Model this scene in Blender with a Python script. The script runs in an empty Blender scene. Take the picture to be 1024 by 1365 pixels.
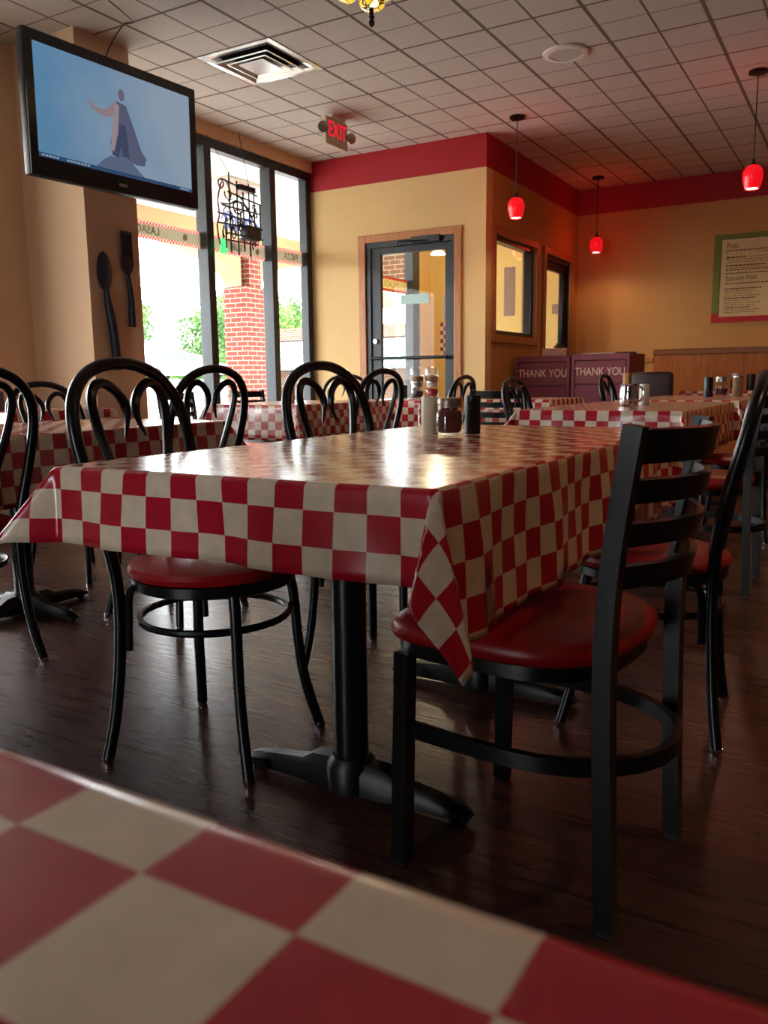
import bpy, bmesh, math, random
from mathutils import Vector, Matrix
PI = math.pi
random.seed(7)
scene = bpy.context.scene
COL = scene.collection

# ------------------------------------------------------------------ materials
def lin(c):
    return tuple((x/12.92 if x <= .04045 else ((x+.055)/1.055)**2.4) for x in c)
def rgb(r, g, b): return lin((r/255, g/255, b/255))
MATS = {}
def new_mat(name):
    m = bpy.data.materials.new(name); m.use_nodes = True
    nt = m.node_tree; nt.nodes.clear()
    out = nt.nodes.new('ShaderNodeOutputMaterial')
    return m, nt, out
def N(nt, t, **kw):
    n = nt.nodes.new(t)
    for k, v in kw.items():
        if k in n.inputs.keys(): n.inputs[k].default_value = v
        else: setattr(n, k, v)
    return n
def pbr(name, col, rough=.5, metal=0., spec=.5, noise=0., nscale=20., bump=0., bscale=200., coat=0., emit=None, estr=0., trans=0.):
    if name in MATS: return MATS[name]
    m, nt, out = new_mat(name)
    b = N(nt, 'ShaderNodeBsdfPrincipled')
    b.inputs['Base Color'].default_value = (*col, 1); b.inputs['Roughness'].default_value = rough
    b.inputs['Metallic'].default_value = metal; b.inputs['Specular IOR Level'].default_value = spec
    b.inputs['Coat Weight'].default_value = coat; b.inputs['Transmission Weight'].default_value = trans
    if emit: b.inputs['Emission Color'].default_value = (*emit, 1); b.inputs['Emission Strength'].default_value = estr
    tc = N(nt, 'ShaderNodeTexCoord')
    if noise:
        n = N(nt, 'ShaderNodeTexNoise', Scale=nscale, Detail=5.)
        nt.links.new(tc.outputs['Object'], n.inputs['Vector'])
        mx = N(nt, 'ShaderNodeMix', data_type='RGBA', blend_type='MULTIPLY')
        mx.inputs['Factor'].default_value = 1.0
        mr = N(nt, 'ShaderNodeMapRange'); mr.inputs['From Min'].default_value = .3; mr.inputs['From Max'].default_value = .7
        mr.inputs['To Min'].default_value = 1-noise; mr.inputs['To Max'].default_value = 1+noise*.3
        nt.links.new(n.outputs['Fac'], mr.inputs['Value'])
        mx.inputs['A'].default_value = (*col, 1)
        nt.links.new(mr.outputs['Result'], mx.inputs['B'])
        nt.links.new(mx.outputs['Result'], b.inputs['Base Color'])
    if bump:
        n2 = N(nt, 'ShaderNodeTexNoise', Scale=bscale, Detail=3.)
        nt.links.new(tc.outputs['Object'], n2.inputs['Vector'])
        bp = N(nt, 'ShaderNodeBump', Strength=bump, Distance=.002)
        nt.links.new(n2.outputs['Fac'], bp.inputs['Height']); nt.links.new(bp.outputs['Normal'], b.inputs['Normal'])
    nt.links.new(b.outputs['BSDF'], out.inputs['Surface'])
    MATS[name] = m
    return m
def emis(name, col, s):
    if name in MATS: return MATS[name]
    m, nt, out = new_mat(name)
    e = N(nt, 'ShaderNodeEmission', Strength=s); e.inputs['Color'].default_value = (*col, 1)
    nt.links.new(e.outputs[0], out.inputs['Surface']); MATS[name] = m
    return m
def schlick(nt, f0):
    lw = N(nt, 'ShaderNodeLayerWeight', Blend=.5)
    p = N(nt, 'ShaderNodeMath', operation='POWER'); p.inputs[1].default_value = 5.; nt.links.new(lw.outputs['Facing'], p.inputs[0])
    q = N(nt, 'ShaderNodeMath', operation='MULTIPLY_ADD'); q.inputs[1].default_value = 1-f0; q.inputs[2].default_value = f0
    nt.links.new(p.outputs[0], q.inputs[0]); return q.outputs[0]
def glass_pane(name, tint=(1, 1, 1), refl=.08):
    if name in MATS: return MATS[name]
    m, nt, out = new_mat(name)
    t = N(nt, 'ShaderNodeBsdfTransparent'); t.inputs['Color'].default_value = (*tint, 1)
    g = N(nt, 'ShaderNodeBsdfGlossy', Roughness=.01)
    mx = N(nt, 'ShaderNodeMixShader')
    nt.links.new(schlick(nt, .008), mx.inputs['Fac']); nt.links.new(t.outputs[0], mx.inputs[1]); nt.links.new(g.outputs[0], mx.inputs[2])
    nt.links.new(mx.outputs[0], out.inputs['Surface']); MATS[name] = m
    return m

# cloth: red and cream squares from the flat cloth's own measure (UV in metres)
SQ = .054
def mat_cloth():
    m, nt, out = new_mat('checked_vinyl')
    uv = N(nt, 'ShaderNodeUVMap'); uv.uv_map = 'UVMap'
    ck = N(nt, 'ShaderNodeTexChecker', Scale=1/SQ)
    ck.inputs['Color1'].default_value = (*rgb(232, 212, 186), 1); ck.inputs['Color2'].default_value = (*rgb(186, 22, 46), 1)
    nt.links.new(uv.outputs[0], ck.inputs['Vector'])
    n = N(nt, 'ShaderNodeTexNoise', Scale=35., Detail=6.)
    nt.links.new(uv.outputs[0], n.inputs['Vector'])
    mr = N(nt, 'ShaderNodeMapRange'); mr.inputs['From Min'].default_value = .3; mr.inputs['From Max'].default_value = .7
    mr.inputs['To Min'].default_value = .88; mr.inputs['To Max'].default_value = 1.05
    nt.links.new(n.outputs['Fac'], mr.inputs['Value'])
    mx = N(nt, 'ShaderNodeMix', data_type='RGBA', blend_type='MULTIPLY'); mx.inputs['Factor'].default_value = 1.
    nt.links.new(ck.outputs['Color'], mx.inputs['A']); nt.links.new(mr.outputs['Result'], mx.inputs['B'])
    b = N(nt, 'ShaderNodeBsdfPrincipled', Roughness=.24); b.inputs['Specular IOR Level'].default_value = .55; b.inputs['Coat Weight'].default_value = .4; b.inputs['Coat Roughness'].default_value = .2
    nt.links.new(mx.outputs['Result'], b.inputs['Base Color'])
    n2 = N(nt, 'ShaderNodeTexNoise', Scale=14., Detail=4.); nt.links.new(uv.outputs[0], n2.inputs['Vector'])
    bp = N(nt, 'ShaderNodeBump', Strength=.08, Distance=.01); nt.links.new(n2.outputs['Fac'], bp.inputs['Height'])
    nt.links.new(bp.outputs['Normal'], b.inputs['Normal'])
    nt.links.new(b.outputs[0], out.inputs['Surface'])
    return m
M_CLOTH = mat_cloth()
M_BACK = pbr('white_flannel', rgb(225, 220, 212), .9)

def mat_floor():
    m, nt, out = new_mat('dark_wood_planks')
    tc = N(nt, 'ShaderNodeTexCoord')
    br = N(nt, 'ShaderNodeTexBrick', Scale=1., offset=.37)
    br.inputs['Brick Width'].default_value = 1.2; br.inputs['Row Height'].default_value = .13
    br.inputs['Mortar Size'].default_value = .0015; br.inputs['Mortar Smooth'].default_value = .2
    br.inputs['Color1'].default_value = (*rgb(80, 48, 38), 1); br.inputs['Color2'].default_value = (*rgb(54, 31, 26), 1)
    br.inputs['Mortar'].default_value = (*rgb(32, 20, 18), 1)
    nt.links.new(tc.outputs['Object'], br.inputs['Vector'])
    mp = N(nt, 'ShaderNodeMapping'); mp.inputs['Scale'].default_value = (1.6, 26, 1)
    nt.links.new(tc.outputs['Object'], mp.inputs['Vector'])
    n = N(nt, 'ShaderNodeTexNoise', Scale=2.2, Detail=8., Roughness=.65); n.inputs['Distortion'].default_value = .6
    nt.links.new(mp.outputs[0], n.inputs['Vector'])
    mr = N(nt, 'ShaderNodeMapRange'); mr.inputs['From Min'].default_value = .3; mr.inputs['From Max'].default_value = .72
    mr.inputs['To Min'].default_value = .55; mr.inputs['To Max'].default_value = 1.3
    nt.links.new(n.outputs['Fac'], mr.inputs['Value'])
    mx = N(nt, 'ShaderNodeMix', data_type='RGBA', blend_type='MULTIPLY'); mx.inputs['Factor'].default_value = 1.
    nt.links.new(br.outputs['Color'], mx.inputs['A']); nt.links.new(mr.outputs['Result'], mx.inputs['B'])
    b = N(nt, 'ShaderNodeBsdfPrincipled', Roughness=.38); b.inputs['Specular IOR Level'].default_value = .4
    nt.links.new(mx.outputs['Result'], b.inputs['Base Color'])
    mr2 = N(nt, 'ShaderNodeMapRange'); mr2.inputs['To Min'].default_value = .16; mr2.inputs['To Max'].default_value = .42
    nt.links.new(n.outputs['Fac'], mr2.inputs['Value']); nt.links.new(mr2.outputs['Result'], b.inputs['Roughness'])
    bp = N(nt, 'ShaderNodeBump', Strength=.22, Distance=.002); nt.links.new(n.outputs['Fac'], bp.inputs['Height'])
    nt.links.new(bp.outputs['Normal'], b.inputs['Normal'])
    nt.links.new(b.outputs[0], out.inputs['Surface'])
    return m
def grid_line(nt, sep_out, off, period, w):
    a = N(nt, 'ShaderNodeMath', operation='ADD'); a.inputs[1].default_value = -off + 100*period
    nt.links.new(sep_out, a.inputs[0])
    p = N(nt, 'ShaderNodeMath', operation='PINGPONG'); p.inputs[1].default_value = period/2
    nt.links.new(a.outputs[0], p.inputs[0])
    l = N(nt, 'ShaderNodeMath', operation='LESS_THAN'); l.inputs[1].default_value = w/2
    nt.links.new(p.outputs[0], l.inputs[0])
    return l.outputs[0]
def mat_ceiling():
    m, nt, out = new_mat('acoustic_ceiling_tile')
    tc = N(nt, 'ShaderNodeTexCoord'); sp = N(nt, 'ShaderNodeSeparateXYZ'); nt.links.new(tc.outputs['Object'], sp.inputs[0])
    P = .6096
    xs = [grid_line(nt, sp.outputs['X'], -1.603, P, .024), grid_line(nt, sp.outputs['Y'], 5.092, P, .02)]
    ms = [grid_line(nt, sp.outputs['X'], -1.603, P/2, .015), grid_line(nt, sp.outputs['Y'], 5.092, P/2, .009)]
    def mxx(a, b):
        q = N(nt, 'ShaderNodeMath', operation='MAXIMUM'); nt.links.new(a, q.inputs[0]); nt.links.new(b, q.inputs[1]); return q.outputs[0]
    line = mxx(mxx(*xs), mxx(*ms))
    n = N(nt, 'ShaderNodeTexNoise', Scale=90., Detail=4.); nt.links.new(tc.outputs['Object'], n.inputs['Vector'])
    mr = N(nt, 'ShaderNodeMapRange'); mr.inputs['To Min'].default_value = .86; mr.inputs['To Max'].default_value = 1.1
    nt.links.new(n.outputs['Fac'], mr.inputs['Value'])
    mx = N(nt, 'ShaderNodeMix', data_type='RGBA'); nt.links.new(line, mx.inputs['Factor'])
    mx.inputs['A'].default_value = (*rgb(206, 196, 186), 1); mx.inputs['B'].default_value = (*rgb(120, 104, 94), 1)
    mu = N(nt, 'ShaderNodeMix', data_type='RGBA', blend_type='MULTIPLY'); mu.inputs['Factor'].default_value = 1.
    nt.links.new(mx.outputs['Result'], mu.inputs['A']); nt.links.new(mr.outputs['Result'], mu.inputs['B'])
    b = N(nt, 'ShaderNodeBsdfPrincipled', Roughness=.85); b.inputs['Specular IOR Level'].default_value = .2
    nt.links.new(mu.outputs['Result'], b.inputs['Base Color'])
    iv = N(nt, 'ShaderNodeMath', operation='SUBTRACT'); iv.inputs[0].default_value = 1.; nt.links.new(line, iv.inputs[1])
    bp = N(nt, 'ShaderNodeBump', Strength=.6, Distance=.006); nt.links.new(iv.outputs[0], bp.inputs['Height'])
    nt.links.new(bp.outputs['Normal'], b.inputs['Normal'])
    nt.links.new(b.outputs[0], out.inputs['Surface'])
    return m
def mat_wall(name, base, band=None, zband=2.745):
    m, nt, out = new_mat(name)
    tc = N(nt, 'ShaderNodeTexCoord'); sp = N(nt, 'ShaderNodeSeparateXYZ'); nt.links.new(tc.outputs['Object'], sp.inputs[0])
    n = N(nt, 'ShaderNodeTexNoise', Scale=3., Detail=5.); nt.links.new(tc.outputs['Object'], n.inputs['Vector'])
    mr = N(nt, 'ShaderNodeMapRange'); mr.inputs['To Min'].default_value = .94; mr.inputs['To Max'].default_value = 1.05
    nt.links.new(n.outputs['Fac'], mr.inputs['Value'])
    mx = N(nt, 'ShaderNodeMix', data_type='RGBA'); mx.inputs['A'].default_value = (*base, 1)
    if band:
        g = N(nt, 'ShaderNodeMath', operation='GREATER_THAN'); g.inputs[1].default_value = zband
        nt.links.new(sp.outputs['Z'], g.inputs[0]); nt.links.new(g.outputs[0], mx.inputs['Factor'])
        mx.inputs['B'].default_value = (*band, 1)
    else: mx.inputs['Factor'].default_value = 0
    mu = N(nt, 'ShaderNodeMix', data_type='RGBA', blend_type='MULTIPLY'); mu.inputs['Factor'].default_value = 1.
    nt.links.new(mx.outputs['Result'], mu.inputs['A']); nt.links.new(mr.outputs['Result'], mu.inputs['B'])
    b = N(nt, 'ShaderNodeBsdfPrincipled', Roughness=.6); b.inputs['Specular IOR Level'].default_value = .35
    nt.links.new(mu.outputs['Result'], b.inputs['Base Color'])
    n2 = N(nt, 'ShaderNodeTexNoise', Scale=140., Detail=2.); nt.links.new(tc.outputs['Object'], n2.inputs['Vector'])
    bp = N(nt, 'ShaderNodeBump', Strength=.08, Distance=.003); nt.links.new(n2.outputs['Fac'], bp.inputs['Height'])
    nt.links.new(bp.outputs['Normal'], b.inputs['Normal'])
    nt.links.new(b.outputs[0], out.inputs['Surface'])
    return m
def mat_brick(name, c1, c2, mort, bw=.2, bh=.068):
    m, nt, out = new_mat(name)
    tc = N(nt, 'ShaderNodeTexCoord'); sp = N(nt, 'ShaderNodeSeparateXYZ'); nt.links.new(tc.outputs['Object'], sp.inputs[0])
    ad = N(nt, 'ShaderNodeMath', operation='ADD'); nt.links.new(sp.outputs['X'], ad.inputs[0]); nt.links.new(sp.outputs['Y'], ad.inputs[1])
    cb = N(nt, 'ShaderNodeCombineXYZ'); nt.links.new(ad.outputs[0], cb.inputs['X']); nt.links.new(sp.outputs['Z'], cb.inputs['Y'])
    br = N(nt, 'ShaderNodeTexBrick', Scale=1.)
    br.inputs['Brick Width'].default_value = bw; br.inputs['Row Height'].default_value = bh; br.inputs['Mortar Size'].default_value = .006
    br.inputs['Color1'].default_value = (*c1, 1); br.inputs['Color2'].default_value = (*c2, 1); br.inputs['Mortar'].default_value = (*mort, 1)
    nt.links.new(cb.outputs[0], br.inputs['Vector'])
    b = N(nt, 'ShaderNodeBsdfPrincipled', Roughness=.85); nt.links.new(br.outputs['Color'], b.inputs['Base Color'])
    nt.links.new(b.outputs[0], out.inputs['Surface'])
    return m
def mat_wood(name, c1, c2, scale=(18, 18, 1.2), rough=.4, bead=0):
    m, nt, out = new_mat(name)
    tc = N(nt, 'ShaderNodeTexCoord'); mp = N(nt, 'ShaderNodeMapping'); mp.inputs['Scale'].default_value = scale
    nt.links.new(tc.outputs['Object'], mp.inputs['Vector'])
    n = N(nt, 'ShaderNodeTexNoise', Scale=3., Detail=7., Roughness=.6); n.inputs['Distortion'].default_value = .5
    nt.links.new(mp.outputs[0], n.inputs['Vector'])
    cr = N(nt, 'ShaderNodeValToRGB'); cr.color_ramp.elements[0].position = .3; cr.color_ramp.elements[1].position = .7
    cr.color_ramp.elements[0].color = (*c2, 1); cr.color_ramp.elements[1].color = (*c1, 1)
    nt.links.new(n.outputs['Fac'], cr.inputs['Fac'])
    b = N(nt, 'ShaderNodeBsdfPrincipled', Roughness=rough)
    nt.links.new(cr.outputs[0], b.inputs['Base Color'])
    if bead:
        sp = N(nt, 'ShaderNodeSeparateXYZ'); nt.links.new(tc.outputs['Object'], sp.inputs[0])
        l = grid_line(nt, sp.outputs['X'], 0, bead, bead*.16)
        iv = N(nt, 'ShaderNodeMath', operation='SUBTRACT'); iv.inputs[0].default_value = 1.; nt.links.new(l, iv.inputs[1])
        bp = N(nt, 'ShaderNodeBump', Strength=1., Distance=.006); nt.links.new(iv.outputs[0], bp.inputs['Height'])
        nt.links.new(bp.outputs['Normal'], b.inputs['Normal'])
    nt.links.new(b.outputs[0], out.inputs['Surface'])
    return m
def mat_check(name, c1, c2, sq):       # small printed checks by object position
    m, nt, out = new_mat(name)
    tc = N(nt, 'ShaderNodeTexCoord'); mp = N(nt, 'ShaderNodeMapping'); mp.inputs['Location'].default_value = (.003, .003, .003)
    nt.links.new(tc.outputs['Object'], mp.inputs['Vector'])
    ck = N(nt, 'ShaderNodeTexChecker', Scale=1/sq); ck.inputs['Color1'].default_value = (*c1, 1); ck.inputs['Color2'].default_value = (*c2, 1)
    nt.links.new(mp.outputs[0], ck.inputs['Vector'])
    b = N(nt, 'ShaderNodeBsdfPrincipled', Roughness=.6); nt.links.new(ck.outputs['Color'], b.inputs['Base Color'])
    nt.links.new(b.outputs[0], out.inputs['Surface'])
    return m

M_FLOOR = mat_floor(); M_CEIL = mat_ceiling()
TAN = rgb(222, 186, 126); RED = rgb(170, 26, 36)
M_WALL = mat_wall('tan_paint_red_band', TAN, RED)
M_WALLP = mat_wall('tan_paint', rgb(224, 188, 150))
M_VEST = mat_wall('yellow_paint', rgb(232, 205, 130))
M_BLACK = pbr('black_powder_coat', rgb(9, 11, 14), .3, 0, .4, bump=.05)
M_BASE = pbr('black_cast_iron', rgb(7, 8, 10), .42, 0, .3)
M_BLACKG = pbr('black_gloss_metal', rgb(14, 15, 18), .2, 0, .6)
M_ALU = pbr('dark_bronze_aluminium', rgb(30, 38, 43), .4, .1, .5)
M_RED = pbr('red_vinyl', rgb(158, 12, 18), .36, 0, .5, noise=.15, nscale=12, bump=.12, bscale=260)
M_CHROME = pbr('chrome', rgb(215, 215, 215), .12, 1.)
M_STEEL = pbr('brushed_steel', rgb(190, 186, 178), .3, 1.)
M_TRIM = mat_wood('honey_oak', rgb(196, 130, 68), rgb(160, 98, 46))
M_BEAD = mat_wood('oak_beadboard', rgb(190, 108, 34), rgb(154, 80, 24), (8, 8, 1), .55, bead=.042)
M_OAK = mat_wood('oak_cap', rgb(150, 88, 36), rgb(116, 64, 26), (1, 14, 14), .4)
M_MAROON = pbr('maroon_laminate', rgb(122, 30, 50), .45, noise=.08)
M_MAROOND = pbr('maroon_groove', rgb(70, 14, 26), .6)
M_GLASS = glass_pane('window_glass')
M_WHITE = pbr('white_enamel', rgb(232, 228, 220), .5)
M_CREAM = pbr('cream_ceramic', rgb(228, 212, 184), .45)
M_DARK = pbr('black_plastic', rgb(18, 20, 26), .4)
M_BROWN = pbr('brown_vinyl', rgb(40, 19, 15), .5)
M_TANW = mat_wood('pale_wood', rgb(190, 140, 80), rgb(160, 110, 60))
M_PAPER = pbr('paper', rgb(224, 212, 190), .8, noise=.15, nscale=60)

# ------------------------------------------------------------------ mesh helpers
def BM(): return bmesh.new()
def obj(name, bm, mats, parent=None, smooth=False, loc=None, rotz=0., kind=None):
    bmesh.ops.recalc_face_normals(bm, faces=bm.faces[:])
    me = bpy.data.meshes.new(name); bm.to_mesh(me); bm.free()
    if not isinstance(mats, (list, tuple)): mats = [mats]
    for x in mats: me.materials.append(x)
    if smooth: me.polygons.foreach_set('use_smooth', [True]*len(me.polygons))
    o = bpy.data.objects.new(name, me); COL.objects.link(o)
    if parent: o.parent = parent
    if loc is not None: o.location = loc
    o.rotation_euler[2] = rotz
    if kind: o['kind'] = kind
    if smooth:
        try: me.set_sharp_from_angle(angle=math.radians(42))
        except Exception: pass
    return o
def thing(name, label, cat, loc=(0, 0, 0), rotz=0., group=None):
    o = bpy.data.objects.new(name, None); COL.objects.link(o)
    o.empty_display_size = .1; o.location = loc; o.rotation_euler[2] = rotz
    return tag(o, label, cat, group)
def tag(o, label, cat, group=None):
    o['label'] = label; o['category'] = cat
    if group: o['group'] = group
    return o
def box(bm, x0, x1, y0, y1, z0, z1, bev=0., mi=0):
    vs = [bm.verts.new((x, y, z)) for z in (z0, z1) for y in (y0, y1) for x in (x0, x1)]
    F = [(0, 2, 3, 1), (4, 5, 7, 6), (0, 1, 5, 4), (2, 6, 7, 3), (0, 4, 6, 2), (1, 3, 7, 5)]
    fs = [bm.faces.new([vs[i] for i in f]) for f in F]
    for f in fs: f.material_index = mi
    if bev:
        es = list({e for f in fs for e in f.edges})
        r = bmesh.ops.bevel(bm, geom=es, offset=bev, segments=2, affect='EDGES', profile=.5)
        for f in r['faces']: f.material_index = mi
    return vs
def lathe(bm, prof, seg=24, c=(0, 0, 0), mi=0):
    rings = []
    for r, z in prof:
        if r < 1e-5: rings.append([bm.verts.new((c[0], c[1], c[2]+z))])
        else: rings.append([bm.verts.new((c[0]+r*math.cos(2*PI*i/seg), c[1]+r*math.sin(2*PI*i/seg), c[2]+z)) for i in range(seg)])
    for a, b in zip(rings, rings[1:]):
        for i in range(seg):
            j = (i+1) % seg
            if len(a) == 1 and len(b) == 1: continue
            if len(a) == 1: f = bm.faces.new((a[0], b[i], b[j]))
            elif len(b) == 1: f = bm.faces.new((a[i], a[j], b[0]))
            else: f = bm.faces.new((a[i], a[j], b[j], b[i]))
            f.material_index = mi
def spline(pts, n=8, closed=False):
    P = [Vector(p) for p in pts]; out = []
    L = len(P)
    rng = range(L) if closed else range(L-1)
    for i in rng:
        if closed: p0, p1, p2, p3 = P[(i-1) % L], P[i], P[(i+1) % L], P[(i+2) % L]
        else: p0, p1, p2, p3 = P[max(i-1, 0)], P[i], P[i+1], P[min(i+2, L-1)]
        for k in range(n):
            t = k/n
            out.append(.5*((2*p1)+(-p0+p2)*t+(2*p0-5*p1+4*p2-p3)*t*t+(-p0+3*p1-3*p2+p3)*t**3))
    if not closed: out.append(P[-1].copy())
    return out
def tube(bm, pts, r, seg=8, closed=False, mi=0, rect=None, up0=None):
    """round tube, or a rectangular bar when rect=(half width, half height)"""
    P = [Vector(p) for p in pts]; n = len(P)
    T = []
    for i in range(n):
        a = P[(i-1) % n] if closed or i > 0 else P[i]
        b = P[(i+1) % n] if closed or i < n-1 else P[i]
        T.append((b-a).normalized())
    up = Vector(up0) if up0 else Vector((0, 0, 1))
    if not up0 and abs(T[0].dot(up)) > .9: up = Vector((1, 0, 0))
    u = (up - T[0]*up.dot(T[0])).normalized()
    rings = []
    for i in range(n):
        if up0:
            u = (Vector(up0) - T[i]*Vector(up0).dot(T[i])).normalized()
        else:
            u = (u - T[i]*u.dot(T[i])).normalized()
        w = T[i].cross(u)
        rr = r[i] if isinstance(r, (list, tuple)) else r
        if rect:
            a, b = rect; q = [(a, b), (-a, b), (-a, -b), (a, -b)]
            rings.append([bm.verts.new(P[i]+w*x+u*y) for x, y in q])
        else:
            rings.append([bm.verts.new(P[i]+(w*math.cos(2*PI*k/seg)+u*math.sin(2*PI*k/seg))*rr) for k in range(seg)])
    m = len(rings[0])
    pairs = list(zip(rings, rings[1:]))
    if closed: pairs.append((rings[-1], rings[0]))
    for a, b in pairs:
        for k in range(m):
            f = bm.faces.new((a[k], a[(k+1) % m], b[(k+1) % m], b[k])); f.material_index = mi
    if not closed:
        for q in (rings[0][::-1], rings[-1]):
            f = bm.faces.new(q); f.material_index = mi
def prism(bm, poly, z0, z1, axis='z', mi=0):
    """extrude polygon (list of 2D) along an axis"""
    def mk(p, h):
        if axis == 'z': return (p[0], p[1], h)
        if axis == 'x': return (h, p[0], p[1])
        return (p[0], h, p[1])
    a = [bm.verts.new(mk(p, z0)) for p in poly]; b = [bm.verts.new(mk(p, z1)) for p in poly]
    fs = [bm.faces.new(a[::-1]), bm.faces.new(b)]
    n = len(poly)
    for i in range(n): fs.append(bm.faces.new((a[i], a[(i+1) % n], b[(i+1) % n], b[i])))
    for f in fs: f.material_index = mi
def B(name, mats, *boxes, parent=None, bev=0., kind=None):
    bm = BM()
    for b in boxes: box(bm, *b, bev=bev)
    return obj(name, bm, mats, parent, kind=kind)
def text_obj(name, s, size, mat, parent, loc, rot, extrude=.001, align='CENTER', sx=1., offset=0.):
    cu = bpy.data.curves.new(name, 'FONT'); cu.body = s; cu.size = size; cu.extrude = extrude; cu.offset = offset
    cu.align_x = align; cu.align_y = 'CENTER'
    t = bpy.data.objects.new(name, cu); COL.objects.link(t)
    bpy.context.view_layer.update()
    me = bpy.data.meshes.new_from_object(t.evaluated_get(bpy.context.evaluated_depsgraph_get()))
    bpy.data.objects.remove(t); bpy.data.curves.remove(cu)
    me.materials.clear(); me.materials.append(mat); me.name = name
    o = bpy.data.objects.new(name, me); COL.objects.link(o)
    o.parent = parent; o.location = loc; o.rotation_euler = rot; o.scale = (sx, 1, 1)
    return o
def copy_tree(o, parent=None):
    c = o.copy(); COL.objects.link(c)
    if parent: c.parent = parent
    for ch in list(o.children): copy_tree(ch, c)
    return c

# ------------------------------------------------------------------ room shell
H = 3.03
XW, XL, XC, YD, YB, XR, YF = -4.98, -4.90, -3.06, 7.08, 9.76, 3.2, -3.6
B('floor', M_FLOOR, (XW-.15, XR+.15, YF-.15, YB+.15, -.1, 0), kind='structure')
B('ceiling', M_CEIL, (XW-.15, XR+.15, YF-.15, YB+.15, H, H+.1), kind='structure')
# left wall with two big windows nearer than the picture shows, their daylight falls on the tables
wl = [(XL-.2, XL, -3.75, .9, 0, H), (XL-.2, XL, 3.1, 3.72, 0, H),
      (XL-.2, XL, .9, 3.1, 2.85, H), (XL-.2, XL, .9, 3.1, 0, .3)]
B('wall_left', M_WALLP, *wl, kind='structure')
B('wall_pillar', M_WALLP, (XW-.12, -4.32, 3.72, 4.155, 0, H), kind='structure')
# door wall, side wall, far wall, right wall, wall behind the camera
B('wall_door', M_WALL, (XW, -4.335, YD, YD+.14, 0, H), (-3.345, XC, YD, YD+.14, 0, H), (-4.335, -3.345, YD, YD+.14, 2.215, H), kind='structure')
M_WALLDIM = mat_wall('dimmed_tan_paint_red_band', rgb(200, 146, 80), RED)  # tan paint with the dimmer light on these two walls put into its colour
B('wall_side', M_WALLDIM, (XC-.14, XC, YD+.14, 7.28, 0, H), (XC-.14, XC, 8.36, 8.65, 0, H), (XC-.14, XC, 9.54, YB, 0, H),
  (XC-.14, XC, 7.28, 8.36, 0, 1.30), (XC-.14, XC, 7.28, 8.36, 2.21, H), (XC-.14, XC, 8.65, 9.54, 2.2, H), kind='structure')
B('wall_far', M_WALLDIM, (XC, XR+.15, YB, YB+.14, 0, H), kind='structure')
B('wall_vestibule', M_VEST, (XW-.1, XC, YB, YB+.14, 0, H), (XW-.1, XW, 9.36, YB, 0, H), kind='structure')
M_LOWBOUNCE = mat_wall('low_bounce_brown', rgb(84, 52, 34))  # unseen walls, coloured dark brown to cut bounce light
B('wall_right', M_LOWBOUNCE, (XR, XR+.15, YF, YB, 0, H), kind='structure')
B('wall_back', M_LOWBOUNCE, (XL, -2.05, YF-.15, YF, 0, H), (-1.15, XR, YF-.15, YF, 0, H), (-2.05, -1.15, YF-.15, YF, 2.2, H), kind='structure')
# tan header over the storefront window
B('trim_header', M_WALLP, (XW-.12, XW+.05, 4.155, YD, 2.925, H), kind='structure')
B('baseboard_side', M_MAROOND, (XC, XC+.012, YD+.14, 8.6, 0, .1), (XC, -.2, YB-.012, YB, 0, .1), kind='structure')
B('baseboard_door', M_MAROOND, (XW+.01, -4.40, YD-.012, YD, 0, .1), (-3.28, XC+.012, YD-.012, YD, 0, .1), kind='structure')

def window(n, frame, panes, mat=M_ALU):
    f = bpy.data.objects.new('window_%d' % n, None); COL.objects.link(f); f['kind'] = 'structure'
    for b in frame: B('window_frame', mat, b, parent=f, bev=.004)
    for b in panes: B('pane', M_GLASS, b, parent=f)
    return f
# storefront right of the pillar
fr = [(XW-.06, XW+.03, 4.16, 7.075, 2.845, 2.925), (XW-.06, XW+.03, 4.16, 7.075, 0.001, .14),
      (XW-.07, XW+.05, 5.52, 5.605, .14, 2.845), (XW-.07, XW+.05, 6.40, 6.485, .14, 2.845), (XW-.06, XW+.03, 6.995, 7.075, .14, 2.845)]
window(1, fr, [(XW-.02, XW-.014, 4.16, 5.52, .14, 2.845), (XW-.02, XW-.014, 5.605, 6.40, .14, 2.845), (XW-.02, XW-.014, 6.485, 6.995, .14, 2.845)])
def frame4(y0, y1, z0, z1, x0, x1, mids, w=.06):
    r = [(x0, x1, y0, y1, z0, z0+w), (x0, x1, y0, y1, z1-w, z1), (x0, x1, y0, y0+w, z0+w, z1-w), (x0, x1, y1-w, y1, z0+w, z1-w)]
    for y in mids: r.append((x0, x1, y-w/2, y+w/2, z0+w, z1-w))
    return r
window(2, frame4(.91, 3.09, .31, 2.84, XL-.15, XL-.03, [2.0]), [(XL-.1, XL-.094, .95, 3.05, .35, 2.8)])


window(3, [(-2.05, -1.15, YF-.12, YF-.03, .001, .08), (-2.05, -1.15, YF-.12, YF-.03, 2.14, 2.2)] + [(x-.03, x+.03, YF-.12, YF-.03, .08, 2.14) for x in (-2.02, -1.18)], [(-2.0, -1.2, YF-.08, YF-.074, .08, 2.14)])

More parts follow.
